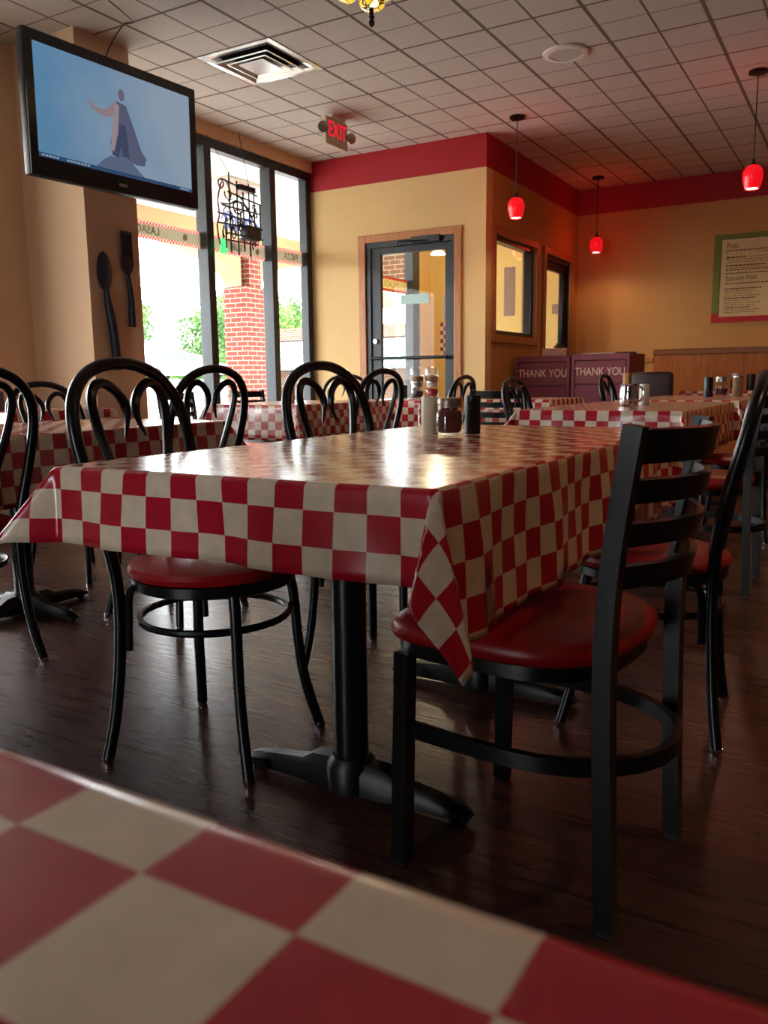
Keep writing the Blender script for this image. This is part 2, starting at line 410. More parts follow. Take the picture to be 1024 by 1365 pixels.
# glazed door in the door wall
d = bpy.data.objects.new('door_1', None); COL.objects.link(d); d['kind'] = 'structure'
B('door_casing', M_TRIM, (-4.395, -4.315, YD-.022, YD, 0, 2.27), parent=d, bev=.006)
B('door_casing', M_TRIM, (-3.365, -3.29, YD-.022, YD, 0, 2.27), parent=d, bev=.006)
B('door_casing', M_TRIM, (-4.315, -3.365, YD-.022, YD, 2.2, 2.27), parent=d, bev=.006)
B('door_frame', M_ALU, (-4.333, -4.27, YD, YD+.13, 0, 2.205), (-3.40, -3.347, YD, YD+.13, 0, 2.205), (-4.27, -3.40, YD, YD+.13, 2.15, 2.205), parent=d)
B('door_leaf', M_ALU, (-4.268, -4.165, YD+.02, YD+.065, .012, 2.148), (-3.475, -3.402, YD+.02, YD+.065, .012, 2.148),
  (-4.165, -3.475, YD+.02, YD+.065, 2.085, 2.148), (-4.165, -3.475, YD+.02, YD+.065, .012, .26), parent=d, bev=.003)
B('pane', M_GLASS, (-4.165, -3.475, YD+.04, YD+.046, .26, 2.085), parent=d)
bm = BM(); tube(bm, [(-4.25, YD-.045, 1.105), (-3.42, YD-.045, 1.105)], .016, 10)
for x in (-4.22, -3.45): tube(bm, [(x, YD-.045, 1.105), (x, YD+.02, 1.105)], .012, 8)
obj('push_bar', bm, M_BLACK, d, True)
bm = BM(); box(bm, -3.80, -3.5, YD-.045, YD+.0, 2.155, 2.21, bev=.006)
tube(bm, [(-3.62, YD-.05, 2.165), (-3.86, YD-.17, 2.155), (-3.95, YD-.03, 2.15)], .009, 6)
obj('door_closer', bm, M_DARK, d)
bm = BM(); tube(bm, [(-4.22, YD+.02, 1.27), (-4.22, YD-.01, 1.27)], .022, 12); obj('lock_cylinder', bm, M_STEEL, d, True)
B('door_sign', pbr('pale_green_sticker', rgb(176, 208, 200), .5), (-3.955, -3.65, YD+.036, YD+.039, 1.61, 1.70), parent=d, bev=.001)['label'] = 'pale green sticker on the door glass'

# openings in the side wall: a fixed window and a glazed door, both with oak casing
def casing(y0, y1, z0, z1, bottom=True, w=.072):
    bx = [(XC, XC+.022, y0-w, y0, z0-(w if bottom else 0), z1+w), (XC, XC+.022, y1, y1+w, z0-(w if bottom else 0), z1+w), (XC, XC+.022, y0, y1, z1, z1+w)]
    if bottom: bx.append((XC, XC+.022, y0, y1, z0-w, z0))
    return bx
w5 = window(5, frame4(7.285, 8.355, 1.305, 2.205, XC-.11, XC-.02, [], .045), [(XC-.07, XC-.064, 7.32, 8.32, 1.33, 2.17)], M_BLACK)
for b in casing(7.285, 8.355, 1.305, 2.205): B('window_casing', M_TRIM, b, parent=w5, bev=.005)
d2 = bpy.data.objects.new('door_2', None); COL.objects.link(d2); d2['kind'] = 'structure'
for b in casing(8.655, 9.535, 0, 2.195, False): B('door_casing', M_TRIM, b, parent=d2, bev=.005)
B('door_frame', M_BLACK, (XC-.13, XC-.02, 8.655, 8.70, 0, 2.195), (XC-.13, XC-.02, 9.49, 9.535, 0, 2.195), (XC-.13, XC-.02, 8.70, 9.49, 2.15, 2.195), parent=d2)
B('door_leaf', M_BLACK, (XC-.09, XC-.045, 8.702, 8.76, .012, 2.148), (XC-.09, XC-.045, 9.38, 9.488, .012, 2.148), (XC-.09, XC-.045, 8.76, 9.38, 2.06, 2.148), (XC-.09, XC-.045, 8.76, 9.38, .012, .25), parent=d2, bev=.003)
B('pane', M_GLASS, (XC-.07, XC-.064, 8.76, 9.38, .25, 2.06), parent=d2)
bm = BM(); tube(bm, [(XC-.02, 8.73, 1.13), (XC+.03, 8.73, 1.13)], .01, 8); lathe(bm, [(0, 0), (.022, .005), (.022, .02), (0, .028)], 12, (XC+.03, 8.73, 1.115))
obj('door_handle', bm, M_BLACK, d2, True)

# oak panelling on the far wall
B('trim_wainscot', M_BEAD, (-2.14, XR, YB-.045, YB, 0, 1.14), kind='structure')
B('trim_wainscot_cap', M_OAK, (-2.15, XR, YB-.06, YB, 1.14, 1.205), kind='structure', bev=.008)
B('trim_chair_rail', M_TRIM, (XC, -2.15, YB-.02, YB, 1.06, 1.115), kind='structure', bev=.004)

# ------------------------------------------------------------------ vestibule and outdoors
vest = [(XW-.06, XW+.03, 7.22, 7.30, 0.001, 2.93), (XW-.06, XW+.03, 8.34, 8.40, .001, 2.93), (XW-.07, XW+.05, 9.19, 9.36, .001, 2.93),
        (XW-.06, XW+.03, 7.30, 9.19, 2.86, 2.93), (XW-.06, XW+.03, 7.30, 9.19, .001, .2)]
window(6, vest, [(XW-.02, XW-.014, 7.30, 8.34, .2, 2.86), (XW-.02, XW-.014, 8.40, 9.19, .2, 2.86)])
B('trim_vestibule_header', M_VEST, (XW-.1, XW+.04, 7.22, 9.36, 2.93, H), kind='structure')
M_SOFFIT = mat_wall('white_soffit', rgb(240, 236, 222)); M_STUCCO = mat_wall('cream_stucco', rgb(176, 148, 108))
B('canopy_soffit', M_SOFFIT, (-8.6, XW-.15, -4, 16, 3.05, 3.2), kind='structure')
M_BRICK = mat_brick('red_brick', rgb(134, 52, 40), rgb(108, 44, 34), rgb(168, 146, 128))
M_BRICKD = mat_brick('brown_brick', rgb(96, 60, 46), rgb(70, 46, 38), rgb(150, 134, 112))
B('walkway_front', pbr('concrete', rgb(196, 192, 186), .8, noise=.1, nscale=4), (XW-.15, 6, -14, YF-.15, -.14, -.02), kind='structure')
B('walkway', pbr('concrete', rgb(196, 192, 186), .8, noise=.1, nscale=4), (-8.6, XW-.15, -6, 30, -.14, -.02), kind='structure')
bm = BM()
prof = [(-8.6, -.16), (-16, .1), (-30, .95), (-40, 1.25), (-90, 2.0)]
for (xa, za), (xb, zb) in zip(prof, prof[1:]):
    bm.faces.new([bm.verts.new(p) for p in ((xa, -40, za), (xa, 110, za), (xb, 110, zb), (xb, -40, zb))])
obj('parking_lot', bm, pbr('asphalt', rgb(176, 174, 172), .8, noise=.12, nscale=3), kind='structure')
def arcade(y):
    p = bpy.data.objects.new('arcade_pillar', None); COL.objects.link(p); p.location = (-8.0, y, -.02)
    B('brick_shaft', M_BRICK, (-.21, .21, -.21, .21, 0, 2.27), parent=p)
    B('brick_core', M_BRICK, (-.13, .215, -.13, .13, 2.27, 2.95), parent=p)
    return tag(p, '', 'pillar')
a1 = arcade(9.69)
a1['label'] = 'red brick arcade pillar outside the storefront window, between the two mullions'
# arches between pillars carry the cream beam
def arch_panel(y0, y1):
    bm = BM(); n = 18; c = (y0+y1)/2; ra = (y1-y0)/2; rh = .5
    low = [(c-ra*math.cos(PI*i/n), 2.25+rh*math.sin(PI*i/n)) for i in range(n+1)]
    for x in (-8.18, -7.86):
        for a, b in zip(low, low[1:]):
            bm.faces.new([bm.verts.new((x, a[0], a[1])), bm.verts.new((x, b[0], b[1])), bm.verts.new((x, b[0], 3.05)), bm.verts.new((x, a[0], 3.05))])
    for a, b in zip(low, low[1:]):
        bm.faces.new([bm.verts.new((-8.18, a[0], a[1])), bm.verts.new((-8.18, b[0], b[1])), bm.verts.new((-7.86, b[0], b[1])), bm.verts.new((-7.86, a[0], a[1]))])
    bmesh.ops.remove_doubles(bm, verts=bm.verts[:], dist=1e-4)
    return bm
for i, (ya, yb) in enumerate([(5.5, 9.47), (9.91, 13.9)]):
    obj('arcade_arch', arch_panel(ya, yb), M_STUCCO, kind='structure')
B('arcade_arch', M_STUCCO, (-8.18, -7.86, -4, 5.5, 2.72, 3.05), kind='structure')
B('arcade_end_wall', M_BRICKD, (-7.6, -5.25, 11.0, 11.25, 2.3, 3.05), kind='structure')
v = thing('soffit_vent', 'grey louvred vent in the white canopy ceiling outside the window', 'vent', (-6.35, 7.45, 3.05))
B('louvre_frame', M_STEEL, (-.35, .35, -.35, .35, -.03, -.001), parent=v)

# banner on the storefront glass (seen from behind: writing reversed)
M_RW = mat_check('red_white_checks', rgb(196, 44, 52), rgb(240, 230, 220), .0165)
def translucent(m, k=.6):
    nt = m.node_tree; b = next(n for n in nt.nodes if n.type == 'BSDF_PRINCIPLED'); out = next(n for n in nt.nodes if n.type == 'OUTPUT_MATERIAL')
    t = N(nt, 'ShaderNodeBsdfTranslucent'); mx = N(nt, 'ShaderNodeMixShader'); mx.inputs['Fac'].default_value = k
    src = b.inputs['Base Color'].links
    if src: nt.links.new(src[0].from_socket, t.inputs['Color'])
    else: t.inputs['Color'].default_value = b.inputs['Base Color'].default_value
    nt.links.new(b.outputs[0], mx.inputs[1]); nt.links.new(t.outputs[0], mx.inputs[2]); nt.links.new(mx.outputs[0], out.inputs['Surface'])
    return m
translucent(M_RW, .8)
M_BANNER = pbr('grey_banner', rgb(190, 184, 166), .7); M_BTXT = pbr('banner_lettering', rgb(110, 106, 90), .7)
translucent(M_BANNER, .7); translucent(M_BTXT, .6)
def banner(y0, y1, words, label, z=2.085):
    t = thing('window_banner', label, 'banner', (XW-.036, (y0+y1)/2, z), 0, 'banner strips along the storefront glass')
    hw = (y1-y0)/2
    B('banner_sheet', M_BANNER, (-.001, .001, -hw, hw, -.042, .042), parent=t)
    B('checked_border', M_RW, (-.002, .002, -hw, hw, .042, .07), parent=t)
    B('checked_border', M_RW, (-.002, .002, -hw, hw, -.07, -.042), parent=t)
    for s, yy in words:
        # readable from outdoors, so mirrored from indoors
        text_obj('lettering', s, .085, M_BTXT, t, (.002, yy, 0), (PI/2, 0, -PI/2), .0006)
    bm = BM(); lathe(bm, [(0, 0), (.03, 0), (.03, .002), (0, .002)], 16)
    o = obj('roundel', bm, M_WHITE, t); o.rotation_euler = (0, PI/2, 0); o.location = (.002, hw*.72 if hw > .3 else hw*.5, 0); o.scale = (.9, .9, 1)
    return t
banner(4.25, 5.515, [('LASAGNA', -.02)], 'grey checked-edge banner with reversed LASAGNA lettering on left window pane')
banner(5.61, 6.395, [('SUBS', -.02)], 'grey checked-edge banner behind the hanging sign on the middle window pane')
banner(6.49, 6.99, [('PIZZA', .07)], 'short grey checked-edge banner on the narrow window pane by the door wall', 2.10)
tb = thing('window_banner', 'red-edged yellow banner with reversed SALADS lettering seen through the glass door', 'banner', (XW-.036, 8.795, 2.02))
B('banner_sheet', translucent(pbr('cream_banner', rgb(214, 200, 150), .7), .4), (-.001, .001, -.39, .39, -.055, .055), parent=tb)
M_BRED = translucent(pbr('banner_red', rgb(190, 66, 60), .7), .4)
for z in (-.07, .07): B('red_border', M_BRED, (-.002, .002, -.39, .39, z-.015, z+.015), parent=tb)
text_obj('lettering', 'SALADS', .1, pbr('olive_lettering', rgb(128, 126, 70), .7), tb, (.003, 0, 0), (PI/2, 0, -PI/2), .0006)

# building with a striped awning far beyond the door
bd = thing('neighbour_building', 'shop building with green striped awning seen far off through the glass door', 'building', (-15.0, 22.0, -.1))
B('building_wall', M_BRICKD, (-4, 3.9, .8, 3, 0, 1.35), (-4, 3.9, .8, 3, 2.35, 2.75), (-4, 3.9, .95, 3, 1.35, 2.35), parent=bd)
m, nt, out = new_mat('green_stripes'); tc = N(nt, 'ShaderNodeTexCoord'); wv = N(nt, 'ShaderNodeTexWave', Scale=2.2, bands_direction='DIAGONAL')
nt.links.new(tc.outputs['Object'], wv.inputs['Vector']); cr = N(nt, 'ShaderNodeValToRGB'); cr.color_ramp.interpolation = 'CONSTANT'
cr.color_ramp.elements[0].color = (*rgb(70, 150, 130), 1); cr.color_ramp.elements[1].color = (*rgb(225, 232, 225), 1); cr.color_ramp.elements[1].position = .5
nt.links.new(wv.outputs['Fac'], cr.inputs['Fac']); b_ = N(nt, 'ShaderNodeBsdfPrincipled', Roughness=.7); nt.links.new(cr.outputs[0], b_.inputs['Base Color']); nt.links.new(b_.outputs[0], out.inputs['Surface'])
bm = BM(); prism(bm, [(.8, 2.3), (.75, 2.3), (-.35, 1.4), (-.3, 1.36), (.8, 2.24)], -4, 3.8, 'x'); obj('awning', bm, m, bd)

# trees beyond the lot
M_LEAF = [pbr('leaf_light', rgb(92, 124, 54), .7), pbr('leaf_mid', rgb(70, 106, 48), .7)]
M_BARK = pbr('bark', rgb(110, 92, 76), .9)
def crown_bm(r, n, sd, flat=.75):
    rnd = random.Random(sd); bm = BM()
    cl = [Vector((rnd.uniform(-.55, .55), rnd.uniform(-.55, .55), rnd.uniform(-.6, .75)))*r for _ in range(16)]
    for _ in range(n):
        c = rnd.choice(cl); p = c + Vector((rnd.gauss(0, 1), rnd.gauss(0, 1), rnd.gauss(0, 1))).normalized()*r*.34*rnd.uniform(.6, 1.05)
        s = rnd.uniform(.09, .2); a = Vector((rnd.uniform(-1, 1), rnd.uniform(-1, 1), rnd.uniform(-1, 1))).normalized()
        b = a.orthogonal().normalized(); c2 = a.cross(b)
        f = bm.faces.new([bm.verts.new(p+b*s), bm.verts.new(p+c2*s*.6), bm.verts.new(p-b*s), bm.verts.new(p-c2*s*.6)])
    return bm
protos = []
for i, (x, y, z, s) in enumerate([(-43.5, 39.3, 1.4, 1.0), (-38.4, 42.3, 1.3, .95), (-33.2, 45.4, 1.2, 1.0), (-53.0, 49.5, 1.6, 1.25), (-46.8, 53.2, 1.5, 1.3), (-40.6, 57, 1.45, 1.25), (-50.5, 35.2, 1.5, 1.2)]):
    lab = ['leafy tree nearest the left edge of the left window pane, beyond the hedge', 'leafy tree beyond the hedge just left of the brick pillar', 'leafy tree right of the brick pillar in the narrow window pane',
           'distant tree behind the nearer trees in the left window pane', 'distant tree mostly hidden by the brick pillar and the wide mullion', 'distant tree at the right end of the narrow window pane', 'tree hidden mostly behind the tan pillar at the window edge'][i]
    t = thing('tree', lab, 'tree', (x, y, z), random.uniform(0, 6), 'trees across the road')
    bm = BM(); tube(bm, spline([(0, 0, -.1), (.1, 0, 1.2), (0, .1, 2.6), (.1, 0, 3.6)], 4), [.2-.011*k for k in range(13)], 7)
    for q in range(4):
        an = q*1.6; tube(bm, [(0, .05, 1.6+.3*q), (math.cos(an)*1.3, math.sin(an)*1.3, 3+.3*q)], [.07, .02], 5)
    obj('trunk', bm, M_BARK, t, True)
    c = obj('crown', crown_bm(3.0, 3600, 40+i), M_LEAF[i % 2], t); c.location = (0, 0, 3.1)
    t.scale = (s*.84, s*.84, s*.86)
hd = obj('hedge', crown_bm(2.2, 5200, 77), M_LEAF[1]); hd.location = (-34.6, 38.2, 1.55); hd.scale = (.45, 4.2, .5); hd.rotation_euler[2] = math.radians(-59.5)
tag(hd, 'long clipped green hedge behind the parked cars', 'hedge')

# white sedan
M_CARP = pbr('white_car_paint', rgb(236, 236, 236), .3, coat=.5); M_CARG = pbr('car_glass', rgb(60, 70, 76), .1); M_TYRE = pbr('tyre', rgb(34, 34, 36), .8)
def make_car(label, loc, rz):
    t = thing('sedan_car', label, 'car', loc, rz, 'parked cars outside')
    side = [(-2.3, .35), (-2.32, .75), (-2.2, .95), (-1.65, 1.0), (-1.0, 1.38), (-.2, 1.44), (.5, 1.38), (1.15, .98), (2.0, .86), (2.25, .7), (2.3, .35), (1.75, .28), (-1.75, .28)]
    bm = BM(); rows = []
    for yy, k in ((-.86, .9), (-.88, 1.0), (-.7, 1.0), (0, 1.02), (.7, 1.0), (.88, 1.0), (.86, .9)):
        sh = .82 if abs(yy) > .8 else 1.0
        rows.append([bm.verts.new((x*(.995 if abs(yy) > .8 else 1.0), yy*(.80 if z > 1.1 else 1.0), .28+(z-.28)*(k if z < 1.1 else 1.0))) for x, z in side])
    n = len(side)
    for a, b in zip(rows, rows[1:]):
        for i in range(n): bm.faces.new((a[i], a[(i+1) % n], b[(i+1) % n], b[i]))
    bm.faces.new(rows[0]); bm.faces.new(rows[-1][::-1])
    obj('body', bm, M_CARP, t, True)
    for sgn in (-1, 1):
        bm = BM()
        prism(bm, [(-1.35, 1.03), (-.92, 1.32), (-.15, 1.37), (-.15, 1.03)], sgn*.78, sgn*.90, 'y'); prism(bm, [(-.08, 1.03), (-.08, 1.37), (.45, 1.32), (.95, 1.03)], sgn*.78, sgn*.90, 'y')
        obj('side_window', bm, M_CARG, t)
    for x in (-1.42, 1.42):
        for sgn in (-1, 1):
            bm = BM(); lathe(bm, [(.2, -.1), (.32, -.1), (.34, -.05), (.34, .05), (.32, .1), (.2, .1)], 24)
            o = obj('tyre', bm, M_TYRE, t, True); o.rotation_euler = (PI/2, 0, 0); o.location = (x, sgn*.82, .34)
            bm = BM(); lathe(bm, [(0, -.1), (.21, -.1), (.21, .1), (0, .1)], 20)
            for q in range(5):
                a = q*2*PI/5
                for zz in (-.104, .104): lathe(bm, [(0, -.002), (.045, -.002), (.045, .002), (0, .002)], 8, (.12*math.cos(a), .12*math.sin(a), zz), 1)
            w = obj('wheel', bm, [M_STEEL, M_TYRE], o, True)
    return t
make_car('white parked sedan with its wheel showing through the left window pane', (-31.9, 33.6, 1.03), math.radians(30.5))
make_car('white parked sedan seen to the right of the brick pillar outdoors', (-24.6, 36.6, .9), math.radians(30))

# vestibule papers, and an added lamp where the door glass reflects a pendant
def paper(name, label, x0, x1, z0, z1, mat=M_PAPER):
    o = B(name, mat, (-(x1-x0)/2, (x1-x0)/2, -.0015, .0015, -(z1-z0)/2, (z1-z0)/2)); o.location = ((x0+x1)/2, YB-.004, (z0+z1)/2)
    return tag(o, label, 'poster')
M_CRUMP = pbr('grey_print', rgb(158, 140, 132), .8, noise=.35, nscale=30)
paper('wall_poster', 'tall narrow grey poster seen through the wide window by the trash cabinets', -3.97, -3.83, 1.66, 2.24, M_CRUMP)
paper('wall_notice', 'small grey notice seen through the dark framed door behind the trash cabinets', -3.355, -3.245, 1.655, 1.77, M_CRUMP)
paper('wall_notice', 'white notice on the yellow wall at the right edge of the door glass', -4.81, -4.62, 1.66, 1.95, pbr('pale_print', rgb(206, 208, 204), .8, noise=.2, nscale=40))
p = paper('checked_poster', 'purple and white checked poster below white notice, through the door glass', -4.84, -4.64, 1.21, 1.625, mat_check('purple_checks', rgb(140, 60, 100), rgb(236, 222, 214), .052))
bm = BM(); lathe(bm, [(0, -.002), (.05, -.002), (.05, .002), (0, .002)], 16); o = obj('printed_emblem', bm, pbr('mustard', rgb(176, 130, 60), .7), p); o.rotation_euler = (PI/2, 0, 0); o.location = (.03, -.003, .03)
M_BULB = emis('warm_bulb', (1, .78, .5), 14)
vl = thing('reflection_standin_lamp', 'lit cone pendant added in place of a lamp reflection in the glass door', 'lamp', (-4.22, 8.45, 2.26))
bm = BM(); lathe(bm, [(.085, 0), (.07, .02), (.02, .06), (.02, .08)], 24); obj('lamp_shade', bm, pbr('cream_glass', rgb(240, 220, 170), .4, emit=(1, .8, .5), estr=2.), vl, True)
bm = BM(); tube(bm, [(0, 0, .08), (0, 0, H-2.26)], .004, 6); obj('cord', bm, M_DARK, vl)
bm = BM(); bmesh.ops.create_uvsphere(bm, u_segments=12, v_segments=8, radius=.03); obj('bulb', bm, M_BULB, vl, True).location = (0, 0, .02)
ld = bpy.data.lights.new('vestibule_fill', 'POINT'); ld.energy = 30; ld.color = (1, .8, .52); ld.shadow_soft_size = .05  # added light that brightens the yellow vestibule walls
lo = bpy.data.objects.new('vestibule_fill', ld); COL.objects.link(lo); lo.parent = vl; lo.location = (0, 0, -.05)

# ------------------------------------------------------------------ tablecloth
def cloth(name, label, x0, x1, y0, y1, z, drops, corners, phase, res=.02, group=None, seed=0):
    """drops = (left, right, near, far) overhang; corners = dict (sx,sy)->(lean deg, bulge)"""
    hx, hy = (x1-x0)/2, (y1-y0)/2
    R = .011; rnd = random.Random(seed)
    ph = [rnd.uniform(0, 6) for _ in range(8)]
    def axis(h, dl, dh):
        a = []
        nd = max(4, int(dl/res)); a += [-h-dl*(1-i/nd)**1.0 for i in range(nd)]
        a += [-h+.003, -h+.012, -h+.03]
        nm = max(6, int((2*h-.1)/max(res*2, .05))); a += [-h+.05+(2*h-.1)*i/nm for i in range(nm+1)]
        a += [h-.03, h-.012, h-.003]
        nd = max(4, int(dh/res)); a += [h+dh*((i+1)/nd) for i in range(nd)]
        q = []
        for i, x in enumerate(a):
            q.append(x)
        # extra lines close to the rolled edges
        q += [-h, -h-.006, -h-.012, h, h+.006, h+.012]
        return sorted(set(round(x, 5) for x in q))
    U = axis(hx, drops[0], drops[1]); V = axis(hy, drops[2], drops[3])
    def hang(a, fl):
        L = R*PI/2
        if a < L: return R*math.sin(a/R), R*(1-math.cos(a/R))
        e = a-L
        return R+e*math.sin(fl), R+e*math.cos(fl)
    def pos(u, v):
        ax, ay = max(0, abs(u)-hx), max(0, abs(v)-hy)
        sx, sy = (1 if u > 0 else -1), (1 if v > 0 else -1)
        if ax == 0 and ay == 0:
            return (u, v, .0012*math.sin(u*9+ph[0])*math.sin(v*7+ph[1])*min(1, (hx-abs(u))*12)*min(1, (hy-abs(v))*12))
        if ay == 0:
            o, dn = hang(ax, .05)
            w = min(1, ax/.1)
            edge = min(1, (hy-abs(v))/.1)
            o += w*edge*(.009*math.sin(v*17+ph[2])+.006*math.sin(v*37+ph[3])*min(1, ax/.2))
            return (sx*(hx+o), v, -dn)
        if ax == 0:
            o, dn = hang(ay, .05)
            w = min(1, ay/.1); edge = min(1, (hx-abs(u))/.1)
            o += w*edge*(.009*math.sin(u*17+ph[4])+.006*math.sin(u*37+ph[5])*min(1, ay/.2))
            return (u, sy*(hy+o), -dn)
        r = math.hypot(ax, ay); phi = math.atan2(ay, ax)
        lean, bulge, skew = corners.get((sx, sy), (28, .14, 0))
        f = math.sin(2*phi)**1.15
        o0, dn0 = hang(r, .05)
        be = math.radians(lean)*f
        rho = r*math.sin(be); dn = dn0*math.cos(be)
        wv = r*bulge*math.sin(4*phi)
        th = PI/4 + skew*f
        bx = o0*math.cos(phi)*(1-f*.5); by = o0*math.sin(phi)*(1-f*.5)
        px = bx + rho*math.cos(th) + wv*math.cos(PI/4)*1.0
        py = by + rho*math.sin(th) - wv*math.sin(PI/4)*1.0
        return (sx*(hx+max(px, -.0) if bulge < .2 else sx*(hx+px)) if False else sx*(hx+px), sy*(hy+py), -dn)
    bm = BM(); uvl = bm.loops.layers.uv.new('UVMap')
    G = [[bm.verts.new(pos(u, v)) for u in U] for v in V]
    for j in range(len(V)-1):
        for i in range(len(U)-1):
            f = bm.faces.new((G[j][i], G[j][i+1], G[j+1][i+1], G[j+1][i]))
            for l, (uu, vv) in zip(f.loops, ((U[i], V[j]), (U[i+1], V[j]), (U[i+1], V[j+1]), (U[i], V[j+1]))):
                l[uvl].uv = (uu-phase[0], vv-phase[1])
    me = bpy.data.meshes.new(name); bm.to_mesh(me); bm.free()
    me.materials.append(M_CLOTH); me.materials.append(M_BACK)
    me.polygons.foreach_set('use_smooth', [True]*len(me.polygons))
    o = bpy.data.objects.new(name, me); COL.objects.link(o); o.location = ((x0+x1)/2, (y0+y1)/2, z)
    s = o.modifiers.new('thickness', 'SOLIDIFY'); s.thickness = .0014; s.offset = -1; s.material_offset = 1; s.material_offset_rim = 0
    return tag(o, label, 'tablecloth', group)

def table(label, x0, x1, y0, y1, zt, bases, along='x', arm=.28, group='tables under checked cloths'):
    cx, cy = (x0+x1)/2, (y0+y1)/2
    t = thing('dining_table', label, 'table', (cx, cy, 0), 0, group)
    i = .012
    B('tabletop', pbr('table_laminate', rgb(90, 60, 46), .5), (x0-cx+i, x1-cx-i, y0-cy+i, y1-cy-i, zt-.036, zt-.006), parent=t, bev=.004)
    for bx, by in bases:
        bm = BM(); lathe(bm, [(.0375, .06), (.0375, zt-.05)], 20, (bx-cx, by-cy, 0))
        lathe(bm, [(0, zt-.05), (.12, zt-.05), (.12, zt-.038), (0, zt-.038)], 16, (bx-cx, by-cy, 0))
        obj('column', bm, M_BLACK, t, True)
        bm = BM()
        dirs = [(1, 0), (-1, 0)] if along == 'x' else ([(0, 1), (0, -1)] if along == 'y' else [(1, 0), (-1, 0), (0, 1), (0, -1)])
        for dx, dy in dirs:
            pr = [(0, .045, .036), (.09, .042, .034), (.12, .03, .028), (.2, .024, .024), (arm-.03, .018, .022), (arm-.008, .012, .02), (arm, .008, .016)]
            rings = []
            for s, hh, w in pr:
                c = Vector((bx-cx+dx*s, by-cy+dy*s, 0)); side = Vector((-dy, dx, 0))
                top = hh*1.55+.012
                rings.append([bm.verts.new(c+side*w+Vector((0, 0, .012))), bm.verts.new(c+side*w+Vector((0, 0, top*.75))), bm.verts.new(c+side*w*.55+Vector((0, 0, top))),
                              bm.verts.new(c-side*w*.55+Vector((0, 0, top))), bm.verts.new(c-side*w+Vector((0, 0, top*.75))), bm.verts.new(c-side*w+Vector((0, 0, .012)))])
            for a, b in zip(rings, rings[1:]):
                for k in range(6): bm.faces.new((a[k], a[(k+1) % 6], b[(k+1) % 6], b[k]))
            bm.faces.new(rings[-1]); bm.faces.new(rings[0][::-1])
            lathe(bm, [(0, 0), (.016, 0), (.016, .014), (0, .014)], 10, (bx-cx+dx*(arm-.03), by-cy+dy*(arm-.03), 0))
        lathe(bm, [(.055, .015), (.055, .07), (.042, .09), (0, .09)], 16, (bx-cx, by-cy, 0))
        obj('base', bm, M_BASE, t, True)
    return t
GC = 'red and white checked tablecloths'
Z1 = .744
# foreground table under the camera
table('table under the blurred foreground cloth at the bottom of the picture', -.95, .57, -.58, .178, .753, [(-.5, -.2), (.15, -.2)], 'y')
cloth('tablecloth', 'large blurred checked tablecloth filling the foreground bottom', -.95, .57, -.58, .178, .753, (.16, .16, .16, .15), {}, (-.169+.19-.0, .150+.201), .02, GC, 1)
# main table
table('long table in the middle with two T-shaped black pedestal bases', -1.265, -.505, .995, 2.515, Z1, [(-.924, 1.425), (-.924, 2.12)], 'x', .285)
cloth('tablecloth', 'glossy checked tablecloth on the main middle table with folded corner over the ladder chair', -1.265, -.505, .995, 2.515, Z1, (.137, .238, .145, .25),
      {(-1, -1): (39, .05, 0), (1, -1): (8, .2, .7), (1, 1): (20, .15, 0), (-1, 1): (40, .06, 0)}, (-.313, -.807), .0135, GC, 2)
# left table
table('table at the left edge beyond the first bentwood chairs', -3.16, -2.4, 1.25, 2.75, Z1-.016, [(-2.83, 2.02)], 'cross', .29)
cloth('tablecloth', 'shaded checked tablecloth on the left table under the fork and spoon', -3.16, -2.4, 1.25, 2.75, Z1-.016, (.2, .24, .2, .2), {(1, 1): (36, .08, 0)}, (.01, .02), .03, GC, 3)
# tables by the window
table('table near the storefront window between bentwood chairs', -3.94, -3.18, 4.33, 5.5, Z1, [(-3.56, 4.9)], 'cross', .29)
cloth('tablecloth', 'bright checked tablecloth facing the camera near the storefront window', -3.94, -3.18, 4.33, 5.5, Z1, (.2, .24, .24, .2), {(1, -1): (26, .12, 0)}, (0, 0), .04, GC, 4)
table('small table by the door carrying the stacked glass jars', -3.46, -3.02, 5.72, 6.32, Z1, [(-3.24, 6.02)], 'cross', .24)
cloth('tablecloth', 'small checked tablecloth under the stacked jars in front of the door', -3.46, -3.02, 5.72, 6.32, Z1, (.2, .2, .24, .2), {}, (.02, .01), .04, GC, 5)
table('table in the nook left of the fork and spoon pillar', -4.80, -4.04, 2.88, 3.6, Z1, [(-4.42, 3.24)], 'cross', .27)
cloth('tablecloth', 'checked tablecloth in the corner nook beside the lit wall, mostly behind chair backs', -4.80, -4.04, 2.88, 3.6, Z1, (.08, .2, .2, .1), {}, (.01, 0), .04, GC, 6)
table('table behind the far ladder-back chair in the middle of the room', -2.56, -1.98, 5.75, 6.5, Z1, [(-2.27, 6.12)], 'cross', .27)
cloth('tablecloth', 'checked tablecloth seen through the slats of the far ladder-back chair', -2.56, -1.98, 5.75, 6.5, Z1, (.2, .2, .22, .2), {}, (.02, .03), .04, GC, 7)
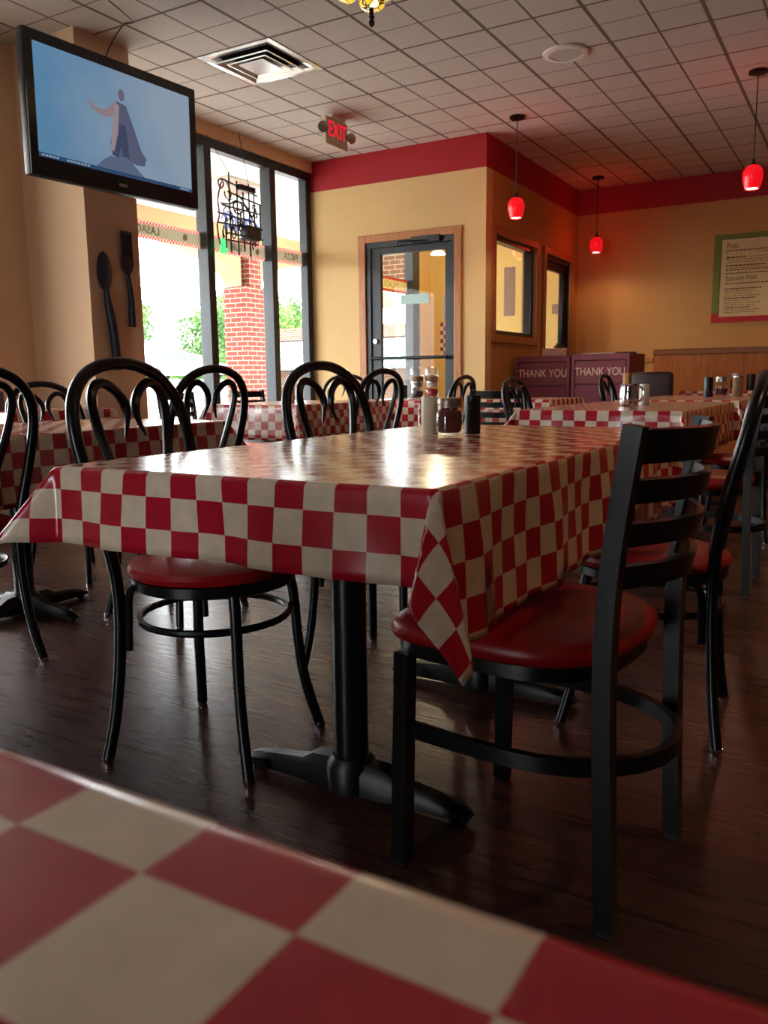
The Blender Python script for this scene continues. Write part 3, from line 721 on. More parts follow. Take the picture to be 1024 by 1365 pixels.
# right row
table('table behind the main table carrying the steel creamer', -1.47, -.71, 3.80, 5.32, Z1, [(-1.08, 4.2), (-1.08, 4.95)], 'x')
cloth('tablecloth', 'bright edged checked tablecloth with the steel creamer on it, behind main table', -1.47, -.71, 3.80, 5.32, Z1, (.22, .235, .2, .2), {(-1, -1): (40, .06, 0)}, (.012, -.76+.0), .03, GC, 8)
table('third table of the right row carrying a black shaker and glass jar', -1.47, -.71, 5.62, 7.14, Z1, [(-1.08, 6.0), (-1.08, 6.75)], 'x')
cloth('tablecloth', 'checked tablecloth third in the right row with black shaker and jar on it', -1.47, -.71, 5.62, 7.14, Z1, (.22, .26, .2, .2), {}, (.01, -.76), .04, GC, 9)
table('last table of the right row against the oak panelling', -1.55, -.5, 8.2, 8.96, Z1+.02, [(-1.0, 8.58)], 'cross')
cloth('tablecloth', 'checked tablecloth on the farthest table by the oak panelling', -1.55, -.5, 8.2, 8.96, Z1+.02, (.2, .2, .2, .2), {}, (.01, .02), .04, GC, 10)

# ------------------------------------------------------------------ bentwood-style metal chair (faces +x)
def make_bent():
    t = thing('bentwood_chair', '', 'chair')
    loop = [(-.165, .160, .462), (-.168, .174, .53), (-.178, .190, .61), (-.196, .201, .70), (-.214, .204, .78), (-.230, .187, .85), (-.242, .142, .902), (-.247, .076, .931), (-.248, 0, .94)]
    full = loop + [(x, -y, z) for x, y, z in loop[-2::-1]]
    bm = BM(); tube(bm, spline(full, 5), .0155, 10); obj('back_frame', bm, M_BLACK, t, True)
    def xl(z): return -.160 - (z-.46)*.175
    for s in (1, -1):
        yz = [(.038, .455), (.052, .53), (.075, .62), (.102, .71), (.122, .79), (.127, .845), (.112, .880), (.084, .892), (.055, .884), (.030, .865), (.0155, .843), (.0125, .82), (.018, .795), (.033, .762)]
        pts = [(xl(z)+.004*s, s*y, z) for y, z in yz]
        sp = spline(pts, 5); r = [.012]*len(sp)
        for k in range(14): r[-1-k] = .003+.009*min(1, k/13)
        bm = BM(); tube(bm, sp, r, 8); obj('heart_scroll', bm, M_BLACK, t, True)
    for s in (1, -1):
        bm = BM(); tube(bm, spline([(-.165, s*.160, .466), (-.164, s*.153, .39), (-.166, s*.154, .30), (-.172, s*.160, .2), (-.18, s*.173, .1), (-.192, s*.19, .012)], 5), .0145, 10)
        l = obj('leg', bm, M_BLACK, t, True)
        bm = BM(); lathe(bm, [(0, 0), (.012, 0), (.0145, .006), (.0145, .016), (0, .016)], 12, (-.193, s*.191, 0)); obj('foot_glide', bm, M_CHROME, l, True)
        bm = BM(); tube(bm, spline([(.135, s*.125, .42), (.142, s*.132, .36), (.148, s*.139, .24), (.16, s*.15, .13), (.186, s*.172, .012)], 5), .0135, 10)
        l = obj('leg', bm, M_BLACK, t, True)
        bm = BM(); lathe(bm, [(0, 0), (.012, 0), (.0145, .006), (.0145, .016), (0, .016)], 12, (.187, s*.173, 0)); obj('foot_glide', bm, M_CHROME, l, True)
        bm = BM(); tube(bm, spline([(-.08, s*.142, .422), (-.118, s*.146, .425), (-.137, s*.148, .40), (-.141, s*.15, .34), (-.143, s*.153, .27)], 5), .0095, 8)
        obj('corner_brace', bm, M_BLACK, t, True)
    bm = BM(); lathe(bm, [(0, .415), (.187, .415), (.195, .42), (.195, .442), (0, .442)], 40); obj('seat_frame', bm, M_BLACK, t, True)
    bm = BM(); lathe(bm, [(.18, .4425), (.197, .447), (.202, .46), (.197, .471), (.17, .481), (.1, .487), (0, .489)], 40); obj('seat_cushion', bm, M_RED, t, True)
    bm = BM(); tube(bm, [(.178*math.cos(a)-.004, .178*math.sin(a), .335) for a in [i*2*PI/36 for i in range(36)]], .009, 8, closed=True); obj('stretcher_ring', bm, M_BLACK, t, True)
    return t
def make_ladder():
    t = thing('ladder_back_chair', '', 'chair')
    for s in (1, -1):
        bm = BM(); tube(bm, spline([(-.20, s*.178, .008), (-.19, s*.178, .25), (-.185, s*.178, .46), (-.193, s*.178, .62), (-.22, s*.178, .822)], 4), 0, rect=(.015, .015), up0=(0, 1, 0))
        p = obj('back_post', bm, M_BLACK, t, True)
        bm = BM(); box(bm, -.215, -.187, s*.178-.013, s*.178+.013, 0, .009); obj('foot_cap', bm, M_DARK, p)
        bm = BM(); tube(bm, [(.185, s*.2, .008), (.178, s*.195, .41)], 0, rect=(.015, .015), up0=(0, 1, 0))
        p = obj('leg', bm, M_BLACK, t)
        bm = BM(); box(bm, .172, .198, s*.2-.013, s*.2+.013, 0, .009); obj('foot_cap', bm, M_DARK, p)
    for k, zc in enumerate((.79, .722, .655, .588)):
        x0 = -.22+(.822-zc)*.13
        pts = [(x0-.062*math.cos(a*PI/2), .17*a, zc) for a in [i/8-1 for i in range(17)]]
        bm = BM(); tube(bm, pts, 0, rect=(.006, .0185 if k else .026), up0=(-.2, 0, 1)); obj('back_slat', bm, M_BLACK, t, True)
    def plan(sc):
        P = []
        for i in range(40):
            a = 2*PI*i/40; c, s_ = math.cos(a), math.sin(a)
            e = .36 if c > 0 else .72
            x = math.copysign(abs(c)**e, c)*(.205 if c > 0 else .2); y = math.copysign(abs(s_)**e, s_)*.213
            P.append((x*sc+.02, y*sc))
        return P
    bm = BM(); rings = []
    for sc, z in ((.97, .430), (1.02, .437), (1.04, .45), (1.02, .464), (.94, .475), (.6, .483), (.2, .485)):
        rings.append([bm.verts.new((x, y, z)) for x, y in plan(sc)])
    for a, b in zip(rings, rings[1:]):
        for i in range(40): bm.faces.new((a[i], a[(i+1) % 40], b[(i+1) % 40], b[i]))
    bm.faces.new(rings[-1]); bm.faces.new(rings[0][::-1]); obj('seat_cushion', bm, M_RED, t, True)
    bm = BM(); prism(bm, plan(.96), .405, .43); obj('seat_frame', bm, M_BLACK, t, True)
    pts = [(.178, .19, .265)] + [(.08, .196, .265), (-.02, .196, .265)] + [(-.02-.225*math.sin(a), .196*math.cos(a), .265) for a in [PI/12*i for i in range(1, 12)]] + [(-.02, -.196, .265), (.08, -.196, .265), (.178, -.19, .265)]
    bm = BM(); tube(bm, pts, 0, rect=(.008, .014), up0=(0, 0, 1)); obj('stretcher', bm, M_BLACK, t, True)
    return t
bent0 = make_bent(); lad0 = make_ladder(); used = set()
def chair(src, x, y, deg, label, sz=1.0):
    if src.name in used: o = copy_tree(src)
    else: o = src; used.add(src.name)
    o.location = (x, y, 0); o.rotation_euler[2] = math.radians(deg); o.scale = (1, 1, sz)
    o['label'] = label; o['group'] = 'bentwood-style metal chairs' if src is bent0 else 'ladder-back metal chairs'
    return o
chair(bent0, -1.345, 1.48, 7.4, 'black bentwood chair tucked under the left side of the main table, nearest camera')
chair(bent0, -1.26, 2.17, -4, 'black bentwood chair tucked under the left side of the main table, farther from camera')
chair(bent0, -2.47, 1.49, 176, 'black bentwood chair cut off by the left edge of the picture')
chair(bent0, -2.31, 2.31, 182, 'black bentwood chair on the near side of left table, its back before the brick pillar')
chair(bent0, -3.12, 2.58, 2, 'black bentwood chair behind the left table, its low arch against the lit tan wall', .95)
chair(bent0, -2.42, 3.75, 176, 'black bentwood chair standing in front of the left jamb of the glass door')
chair(bent0, -3.93, 5.95, -75, 'small distant bentwood chair seen through the back of the second main-table chair')
chair(bent0, -2.75, 5.45, 180, 'small bentwood chair beside the stacked jars, right of the white shaker', .97)
chair(bent0, -.47, 2.17, 186, 'glossy black bentwood chair at the right edge behind the near ladder-back chair', .95)
chair(bent0, -1.66, 4.85, 0, 'black bentwood chair with bright outline in front of the left trash cabinet', .95)
chair(bent0, -1.66, 6.9, 0, 'black bentwood chair just left of the steel creamer', .97)
chair(bent0, -.62, 4.93, 180, 'chair with red seat at the far right edge, beyond the glossy bentwood chair', .95)
chair(lad0, -.493, 1.423, 174.5, 'black ladder-back chair with red seat in the right foreground')
chair(lad0, -.59, 3.80, 180, 'ladder-back chair at the second table, its grey post behind the glossy bentwood chair')
chair(lad0, -2.17, 5.45, 92, 'small ladder-back chair seen from behind, right of the black shaker')
chair(lad0, -4.28, 4.62, 3, 'dark ladder-back chair beside the window left of the brick pillar')
chair(lad0, -4.30, 5.45, -4, 'ladder-back chair beside the window right of the brick pillar')

# ------------------------------------------------------------------ tabletop items
M_JARG = None
def mat_clear():
    m, nt, out = new_mat('clear_jar_glass')
    t = N(nt, 'ShaderNodeBsdfTransparent'); t.inputs['Color'].default_value = (.93, .95, .94, 1)
    g = N(nt, 'ShaderNodeBsdfGlossy', Roughness=.04)
    mx = N(nt, 'ShaderNodeMixShader'); nt.links.new(schlick(nt, .09), mx.inputs['Fac']); nt.links.new(t.outputs[0], mx.inputs[1]); nt.links.new(g.outputs[0], mx.inputs[2])
    nt.links.new(mx.outputs[0], out.inputs['Surface']); return m
M_JARG = mat_clear()
M_FLAKE = pbr('pepper_flakes', rgb(104, 36, 22), .8, noise=.75, nscale=220)
M_CHEESE = pbr('pale_grains', rgb(176, 140, 104), .8, noise=.5, nscale=200)
def cyl(name, label, cat, x, y, z, r, h, mat, group=None, lid=None):
    bm = BM(); lathe(bm, [(0, 0), (r*.96, 0), (r, .004), (r, h-.004), (r*.95, h), (0, h)], 24)
    if lid is None:
        o = obj(name, bm, mat, None, True); o.location = (x, y, z); return tag(o, label, cat, group)
    t = thing(name, label, cat, (x, y, z), 0, group); obj('body', bm, mat, t, True)
    bm = BM(); lathe(bm, [(r*1.02, h), (r*1.02, h+.012), (r*.8, h+.018), (0, h+.018)], 24); obj('lid', bm, lid, t, True)
    return t
def jar(name, label, x, y, z, r, h, fill, fillh, lid, group=None, flip=False):
    t = thing(name, label, 'jar', (x, y, z), 0, group)
    bm = BM(); lathe(bm, [(0, 0), (r*.8, 0), (r*.95, h*.06), (r, h*.2), (r, h*.5), (r*.93, h*.64), (r*.8, h*.72), (r*.8, h*.8)], 28); obj('glass', bm, M_JARG, t, True)
    bm = BM(); k = fillh; lathe(bm, [(0, h*.1), (r*.7, h*.1), (r*.86, h*.16), (r*.9, h*.3), (r*.9, h*min(k, .5)), (r*.82, h*k), (0, h*k+.002)], 24); obj('contents', bm, fill, t, True)
    bm = BM(); lathe(bm, [(r*.8, h*.74), (r*.84, h*.745), (r*.84, h*.8), (r*.8, h*.81), (r*.8, h*.83), (r*.84, h*.84), (r*.84, h*.93), (r*.78, h*.985), (r*.6, h), (0, h)], 28); obj('lid', bm, lid, t, True)
    return t
GM = 'shakers and jar on the main table'
cyl('salt_shaker', 'tall plain cream cylinder shaker on the main table, left of the pepper jar', 'shaker', -1.012, 1.975, Z1+.001, .0225, .102, M_CREAM, GM)
jar('pepper_flake_jar', 'round glass jar of red pepper flakes with metal lid on the main table', -.945, 1.955, Z1+.001, .037, .1, M_FLAKE, .66, pbr('worn_steel_lid', rgb(150, 132, 120), .4, .8), GM)
cyl('pepper_shaker', 'black cylinder shaker on the main table, right of the pepper jar', 'shaker', -.925, 2.06, Z1+.001, .0215, .104, M_DARK, GM)
GJ = 'stacked storage jars'
zz = Z1+.001
jar('storage_jar', 'glass storage jar with dark contents, lower left of the stack', -3.20, 6.02, zz, .055, .12, pbr('dark_sauce', rgb(60, 20, 18), .6), .5, M_STEEL, GJ)
jar('storage_jar', 'glass storage jar with red contents, lower right of the stack', -3.085, 6.06, zz, .055, .12, pbr('red_fill', rgb(176, 24, 30), .6), .64, M_WHITE, GJ)
def inv_jar(label, x, y, z):
    t = thing('storage_jar', label, 'jar', (x, y, z), 0, GJ)
    bm = BM(); lathe(bm, [(.048, .012), (.055, .03), (.055, .10), (.048, .122), (.03, .13), (0, .13)], 28); obj('glass', bm, M_JARG, t, True)
    bm = BM(); lathe(bm, [(0, .014), (.05, .02), (.052, .03), (.052, .055), (0, .068)], 24); obj('contents', bm, M_CHEESE, t, True)
    bm = BM(); lathe(bm, [(0, 0), (.052, 0), (.052, .016), (0, .016)], 28); obj('lid', bm, M_STEEL, t, True)
inv_jar('upturned glass jar half full of grains, upper left of the stack', -3.20, 6.02, zz+.121)
inv_jar('upturned glass jar half full of grains, upper right of the stack', -3.085, 6.06, zz+.121)
o = B('napkin_dispenser', M_DARK, (-.04, .04, -.05, .05, 0, .11), bev=.006); o.location = (-3.37, 6.05, zz); tag(o, 'small black box beside the stacked jars near the door', 'napkin holder')
# steel creamer
t = thing('steel_creamer', 'shiny steel creamer pitcher on the second table of the right row', 'pitcher', (-1.10, 4.45, zz))
bm = BM(); lathe(bm, [(0, 0), (.042, 0), (.047, .01), (.05, .04), (.047, .075), (.043, .1), (.046, .115), (.043, .113), (.04, .1), (.04, .02), (0, .012)], 28); obj('body', bm, M_CHROME, t, True)
bm = BM(); tube(bm, spline([(.045, 0, .1), (.075, 0, .095), (.085, 0, .06), (.07, 0, .03), (.048, 0, .025)], 6), .006, 8); obj('handle', bm, M_CHROME, t, True).rotation_euler[2] = -.3
o = cyl('salt_shaker', 'white shaker standing just right of the steel creamer', 'shaker', -1.06, 4.62, zz, .026, .112, M_WHITE)
GT = 'condiments on the third table'
cyl('pepper_shaker', 'black shaker in front of glass jar on the third table of the right row', 'shaker', -1.04, 6.55, zz, .034, .145, M_DARK, GT)
jar('cheese_jar', 'clear glass jar with red contents, right of the black shaker on the third table', -.96, 6.62, zz, .05, .15, M_FLAKE, .4, M_STEEL, GT)
cyl('cheese_shaker', 'pale shaker right of the glass jar on the third table', 'shaker', -.86, 6.72, zz, .036, .14, M_CHEESE, GT, M_STEEL)
GL = 'condiments on the farthest table'
jar('pepper_flake_jar', 'dark red jar on the farthest table by the panelling', -1.10, 8.5, zz+.02, .06, .16, M_FLAKE, .7, M_STEEL, GL)
cyl('pepper_shaker', 'black shaker between the jars on the farthest table', 'shaker', -.98, 8.55, zz+.02, .04, .15, M_DARK, GL)
cyl('cheese_shaker', 'tan shaker rightmost on the farthest table', 'shaker', -.84, 8.5, zz+.02, .05, .16, M_CHEESE, GL, M_STEEL)
cyl('cheese_shaker', 'beige shaker on the window table, left of the second main-table chair', 'shaker', -3.40, 4.55, zz, .04, .12, pbr('beige_plastic', rgb(206, 170, 130), .5), None)
cyl('salt_shaker', 'beige shaker on the corner nook table by the lit wall', 'shaker', -4.2, 3.1, zz, .03, .11, pbr('beige_plastic', rgb(206, 170, 130), .5), None)
o = B('menu_holder', pbr('plum_plastic', rgb(92, 66, 84), .5), (-.03, .03, -.05, .05, 0, .11), bev=.004); o.location = (-4.35, 3.0, zz); tag(o, 'dark plum box on the corner nook table at the left edge', 'menu holder')

# ------------------------------------------------------------------ thank-you cabinets
M_LET = pbr('pale_lettering', rgb(236, 206, 180), .6)
def cabinet(label, x, y, rz, w, dp, h):
    t = thing('trash_cabinet', label, 'trash cabinet', (x, y, 0), rz, 'maroon trash cabinets')
    bm = BM(); box(bm, 0, .03, 0, dp, 0, h-.03); box(bm, w-.03, w, 0, dp, 0, h-.03); box(bm, .03, w-.03, dp-.02, dp, 0, h-.03); box(bm, .03, w-.03, .02, dp-.02, .0, .06); box(bm, 0, w, 0, dp, h-.03, h)
    box(bm, .03, w-.03, 0.0, .02, h-.055, h-.03); box(bm, .03, w-.03, .03, .04, .06, h-.06)
    obj('body', bm, M_MAROON, t)
    f = B('flap', M_MAROON, (.036, w-.036, .004, .022, h-.275, h-.062), parent=t, bev=.003)
    text_obj('lettering', 'THANK YOU', .105, M_LET, f, (w/2, .003, h-.165), (PI/2, 0, 0), .001, sx=.78)
    B('door', M_MAROON, (.036, w-.036, .004, .022, .07, h-.29), parent=t, bev=.003)
    return t
cabinet('left maroon trash cabinet reading THANK YOU, with the little planter on top', -3.005, 7.70, math.radians(4), .53, .5, 1.105)
cabinet('right maroon trash cabinet reading THANK YOU, with flat papers on top', -2.455, 7.72, math.radians(-2), .545, .52, 1.115)
pl = thing('planter_box', 'small pale planter box on the left trash cabinet', 'planter', (-2.66, 7.86, 1.106), math.radians(5))
bm = BM(); box(bm, -.12, .12, -.05, .05, 0, .075, bev=.004); obj('box', bm, pbr('pale_pink_box', rgb(196, 152, 138), .7, noise=.25, nscale=50), pl)
bm = BM(); rnd = random.Random(3)
for k in range(16):
    a = rnd.uniform(0, 6.28); L = rnd.uniform(.04, .075); c = Vector((rnd.uniform(.0, .07), rnd.uniform(-.02, .02), .07))
    dr = Vector((math.cos(a)*.6, math.sin(a)*.6, .8)).normalized(); sd = dr.orthogonal().normalized()
    bm.faces.new([bm.verts.new(c), bm.verts.new(c+dr*L*.5+sd*.011), bm.verts.new(c+dr*L), bm.verts.new(c+dr*L*.5-sd*.011)])
obj('leaves', bm, pbr('plant_leaf', rgb(86, 96, 50), .6), pl)
o = B('paper_stack', M_PAPER, (-.16, .16, -.1, .1, 0, .012)); o.location = (-2.25, 7.98, 1.117); tag(o, 'flat stack of papers on the right trash cabinet', 'paper')
o = B('folded_tray', M_DARK, (-.11, .11, -.08, .08, 0, .02), bev=.006); o.location = (-2.06, 8.1, 1.117); o.rotation_euler[2] = .2; tag(o, 'small dark tray beside papers on the right trash cabinet', 'tray')

# padded brown chair by the panelling
t = thing('padded_chair', 'dark brown padded chair with tan wooden side, in front of the right trash cabinet', 'chair', (-1.66, 7.44, 0)); t.scale = (.8, .8, 1)
bm = BM(); box(bm, -.2, .24, -.06, .06, .5, .94, bev=.04); obj('backrest', bm, M_BROWN, t, True)
bm = BM(); box(bm, -.22, .24, .07, .5, .42, .5, bev=.03); obj('seat', bm, M_BROWN, t, True)
bm = BM(); box(bm, -.29, -.21, -.06, .3, .36, .935, bev=.03); obj('side_panel', bm, M_TANW, t, True)
for x in (-.22, .2):
    for y in (0, .46): B('leg', M_TANW, (x-.02, x+.02, y-.02, y+.02, 0, .42), parent=t)

# ------------------------------------------------------------------ wall decor: fork and spoon
M_IRON = pbr('blue_black_iron', rgb(42, 46, 60), .45)
XP = -4.32
t = thing('wall_spoon', 'large black metal spoon hung on the tan pillar, lower left of the fork', 'wall decoration', (XP, 3.90, 1.0))
bm = BM(); N1 = 24
def spoon_y(z):  # centre line drifts
    return -.04+.0*z
cz, cy = .605, -.065; rings = []
for k in range(9):
    f = k/8; rings.append([bm.verts.new((.012+.03*(1-f*f), cy+.062*f*math.cos(2*PI*i/N1) if f else cy, cz+.125*f*math.sin(2*PI*i/N1) if f else cz)) for i in (range(N1) if f else [0])])
for a, b in zip(rings, rings[1:]):
    for i in range(N1):
        j = (i+1) % N1
        if len(a) == 1: bm.faces.new((a[0], b[i], b[j]))
        else: bm.faces.new((a[i], a[j], b[j], b[i]))
bm.faces.new(rings[-1])
obj('bowl', bm, M_IRON, t, True)
bm = BM(); tube(bm, spline([(.02, cy, .50), (.022, cy+.005, .42), (.025, cy+.025, .3), (.025, cy+.045, .12), (.02, cy+.05, -.02)], 6), [.016+.0012*min(k, 12) for k in range(25)], 10); obj('handle', bm, M_IRON, t, True)
t = thing('wall_fork', 'large black metal fork hung on the tan pillar beside the window', 'wall decoration', (XP, 4.03, 1.26))
bm = BM()
tb = [(-.045, .46), (-.05, .42), (-.04, .375), (-.015, .345), (.015, .345), (.04, .375), (.05, .42), (.045, .46)]
prism(bm, [(y-.005, z) for y, z in tb], .012, .026, 'x')
for k in range(4):
    y = -.042+.0247*k
    prism(bm, [(y-.005, .455), (y+.0095, .455), (y+.008, .60), (y+.003, .62), (y-.003, .60)], .012, .026, 'x')
obj('tines', bm, M_IRON, t)
bm = BM(); tube(bm, spline([(.02, -.005, .36), (.022, -.002, .3), (.024, .008, .2), (.022, .012, .1), (.02, .012, .005)], 6), [.013+.0006*min(k, 20) for k in range(25)], 10); obj('handle', bm, M_IRON, t, True)

# ------------------------------------------------------------------ television on a wall arm
W, Ht = 1.2, .732
tv = thing('television', 'black flat television showing a figure against blue sky, high on the left', 'television', (-3.86, 3.615, 2.353), 0)
tv.rotation_euler = (0, math.radians(.8), math.radians(-3.4))
bm = BM(); box(bm, -.055, .0, -W/2, W/2, -Ht/2, Ht/2, bev=.014); obj('casing', bm, M_DARK, tv, True)
sy0, sy1, sz0, sz1 = -W/2+.055, W/2-.055, -Ht/2+.1, Ht/2-.06
bm = BM(); box(bm, 0, .006, -W/2+.006, W/2-.006, sz1, Ht/2-.006); box(bm, 0, .006, -W/2+.006, W/2-.006, -Ht/2+.006, sz0); box(bm, 0, .006, -W/2+.006, sy0, sz0, sz1); box(bm, 0, .006, sy1, W/2-.006, sz0, sz1)
obj('bezel', bm, M_BLACKG, tv)
m, nt, out = new_mat('screen_sky')
tc = N(nt, 'ShaderNodeTexCoord'); sp = N(nt, 'ShaderNodeSeparateXYZ'); nt.links.new(tc.outputs['Object'], sp.inputs[0])
n = N(nt, 'ShaderNodeTexNoise', Scale=2.2, Detail=4.); nt.links.new(tc.outputs['Object'], n.inputs['Vector'])
ad = N(nt, 'ShaderNodeMath', operation='ADD'); nt.links.new(sp.outputs['Y'], ad.inputs[0]); nt.links.new(n.outputs['Fac'], ad.inputs[1])
cr = N(nt, 'ShaderNodeValToRGB'); e = cr.color_ramp.elements
e[0].position = 0.0; e[0].color = (*rgb(96, 140, 176), 1); e[1].position = .9; e[1].color = (*rgb(150, 166, 184), 1)
nt.links.new(ad.outputs[0], cr.inputs['Fac']); em = N(nt, 'ShaderNodeEmission', Strength=.8)
nt.links.new(cr.outputs[0], em.inputs['Color']); nt.links.new(em.outputs[0], out.inputs['Surface'])
scr = B('screen', m, (0, .002, sy0, sy1, sz0, sz1), parent=tv)
def pic(name, polys, col, x):
    bm = BM()
    for P in polys: prism(bm, P, x, x+.0004, 'x')
    return obj(name, bm, emis('screen_'+name, col, .8), scr)
cxp, s = .03, 1.0
pic('coat', [[(-.02, .14), (.05, .13), (.1, .02), (.15, -.1), (.185, -.135), (.17, -.18), (.11, -.185), (.02, -.17), (-.06, -.16), (-.075, -.1), (-.04, 0)]], rgb(92, 96, 120), .0022)
pic('arm', [[(-.02, .14), (-.05, .115), (-.1, .075), (-.17, .075), (-.21, .11), (-.2, .065), (-.17, .05), (-.09, .035), (-.03, .06)]], rgb(150, 132, 138), .0024)
pic('trousers', [[(-.02, .02), (.04, .02), (.06, -.16), (.02, -.17), (.0, -.1), (-.02, -.17), (-.065, -.16)]], rgb(70, 76, 104), .0027)
pic('shirt', [[(-.03, .13), (.0, .12), (-.015, -.03), (-.05, -.14), (-.075, -.13), (-.045, .02)]], rgb(158, 142, 146), .0030)
pic('head', [[(.02+.022*math.cos(a), .18+.032*math.sin(a)) for a in [i*PI/8 for i in range(16)]]], rgb(112, 104, 118), .0026)
pic('rocks', [[(-.2, sz0), (-.13, -.2), (-.08, -.17), (-.02, -.165), (.04, -.155), (.09, -.19), (.13, -.22), (.2, sz0)]], rgb(96, 108, 134), .0033)
pic('ticker_bar', [[(sy0, sz0), (sy1, sz0), (sy1, sz0+.02), (sy0, sz0+.024)]], rgb(54, 78, 112), .0036)
pic('ticker_text', [[(sy0+.02+.022*k, sz0+.008), (sy0+.036+.022*k, sz0+.008), (sy0+.036+.022*k, sz0+.017), (sy0+.02+.022*k, sz0+.017)] for k in range(14) if k not in (5, 6)] + [[(sy1-.1+.02*k, sz0+.006), (sy1-.085+.02*k, sz0+.006), (sy1-.085+.02*k, sz0+.015), (sy1-.1+.02*k, sz0+.015)] for k in range(4)], rgb(150, 172, 196), .0038)
bm = BM(); box(bm, .006, .008, -.03, .03, -Ht/2+.04, -Ht/2+.055); obj('badge', bm, M_STEEL, tv)
bm = BM(); box(bm, -.1, -.055, -.12, .3, -.2, .2, bev=.01); tube(bm, spline([(-.08, .1, 0), (-.2, .25, 0), (-.3, .3, 0), (-.42, .32, 0)], 4), .025, 8)
lathe(bm, [(0, -.03), (.06, -.03), (.06, .03), (0, .03)], 16, (-.13, W/2-.02, -.27)); tube(bm, [(-.1, .2, -.15), (-.13, W/2-.02, -.27)], .018, 8)
obj('wall_arm', bm, M_BLACK, tv, True)
bm = BM(); tube(bm, spline([(-.08, -.05, Ht/2-.1), (-.12, .05, Ht/2+.1), (-.16, .2, .65), (-.1, .22, .655), (.0, .05, .64), (.02, -.05, .655)], 8), .004, 6); obj('cable', bm, M_DARK, tv, True)

# ------------------------------------------------------------------ hanging neon sign seen from behind
ns = thing('neon_sign', 'black framed neon beer sign hanging in the window, seen from behind', 'neon sign', (-4.86, 5.87, 2.33))
bm = BM()
def rod(y0, z0, y1, z1, x=0., r=.0075): tube(bm, [(x, y0, z0), (x, y1, z1)], r, 6)
rod(-.20, .26, .25, .20); rod(-.15, .17, .30, .13); rod(-.23, .05, .28, .05); rod(-.29, -.02, .2, -.03); rod(-.28, -.10, .31, -.08); rod(-.2, -.17, .31, -.17); rod(-.2, -.23, .24, -.22)
rod(-.13, .33, -.13, -.33); rod(-.03, .28, -.03, -.34); rod(.13, .28, .13, -.36); rod(.28, .13, .28, -.17); rod(-.19, -.05, -.19, -.3); rod(.05, .2, .05, -.3); rod(.2, .2, .2, -.24)
obj('rod_frame', bm, M_DARK, ns)
def neon(pts, mat, nm='neon_tube', r=.0075):
    b2 = BM(); tube(b2, spline([(-.025, y, z) for y, z in pts], 6), r, 7); return obj(nm, b2, mat, ns, True)
M_NW = pbr('unlit_white_tube', rgb(120, 130, 150), .25); M_NB = emis('blue_neon', rgb(150, 165, 255), .9); M_NR = pbr('red_tube', rgb(150, 60, 70), .3); M_NG = emis('green_neon', rgb(90, 235, 130), 1.6); M_NK = pbr('blacked_tube', rgb(24, 26, 34), .3)
neon([(-.2, .24), (-.25, .1), (-.24, -.03), (-.27, -.12), (-.25, -.25), (-.22, -.28)], M_NR)
neon([(-.2, .27), (-.24, .24), (-.21, .19), (-.17, .23), (-.2, .27), (-.13, .25), (-.08, .16), (-.12, .1)], M_NR)
neon([(-.22, .07), (-.1, .08), (-.02, .12), (.06, .1), (.05, .03), (-.03, .02), (-.05, .09), (.05, .12), (.13, .09), (.2, .02), (.24, .1), (.27, .02)], M_NK)
neon([(.02, .16), (.07, .14), (.12, .08), (.2, .0), (.28, -.1), (.31, -.14)], M_NK)
for k in range(7):
    y = -.18+.065*k; neon([(y, -.02), (y+.02, -.06), (y, -.11), (y+.04, -.13), (y+.045, -.05), (y+.02, -.02)], M_NB if k % 2 == 0 else M_NK)
neon([(-.22, -.06), (-.16, .0), (.0, -.02), (.2, -.01), (.3, -.09), (.24, -.15)], M_NB)
for k in range(4): neon([(-.24+.025*k, -.22), (-.235+.025*k, -.28), (-.25+.025*k, -.34)], M_NG, r=.009)
rq = random.Random(11)
for k in range(16):
    cy_, cz_ = rq.uniform(-.2, .25), rq.uniform(-.24, .2); a0 = rq.uniform(0, 6); ry, rz_ = rq.uniform(.025, .06), rq.uniform(.03, .07)
    neon([(cy_+ry*math.cos(a0+q*.9), cz_+rz_*math.sin(a0+q*.9)) for q in range(rq.randint(4, 7))], M_NK, r=.006)
bm = BM(); box(bm, -.02, .06, .03, .2, -.2, -.08, bev=.006); obj('transformer', bm, M_DARK, ns)
bm = BM(); box(bm, -.01, .03, -.02, .19, .21, .255); obj('switch_box', bm, M_DARK, ns)
bm = BM(); tube(bm, [(.0, -.13, .33), (-.02, -.36, .58)], .003, 5); tube(bm, [(0, .13, .28), (.0, .02, .69)], .003, 5); obj('hanging_wire', bm, M_DARK, ns)

# ------------------------------------------------------------------ exit sign
ex = thing('exit_sign', 'exit sign with red letters and twin lamps hanging from the ceiling', 'exit sign', (-3.94, 6.0, H), math.radians(0))
B('canopy', M_WHITE, (-.05, .03, -.07, .12, -.035, -.001), parent=ex, bev=.005)
B('housing', pbr('ivory_plastic', rgb(206, 192, 166), .5), (-.03, .02, -.155, .165, -.245, -.03), parent=ex, bev=.006)
M_EXIT = emis('exit_red', rgb(255, 26, 50), 1.0)
text_obj('lettering', 'EXIT', .17, M_EXIT, ex, (.0215, .01, -.125), (PI/2, 0, PI/2), .001, sx=.78, offset=.0005)
for y in (-.19, .2):
    bm = BM(); lathe(bm, [(0, 0), (.03, .005), (.042, .035), (.044, .05), (.038, .052), (0, .045)], 20); tube(bm, [(0, 0, .01), (0, 0, -.03)], .014, 8)
    l = obj('lamp_head', bm, M_STEEL, ex, True); l.location = (.0, y, -.13); l.rotation_euler = (0, math.radians(100), math.radians(-40 if y < 0 else -20))

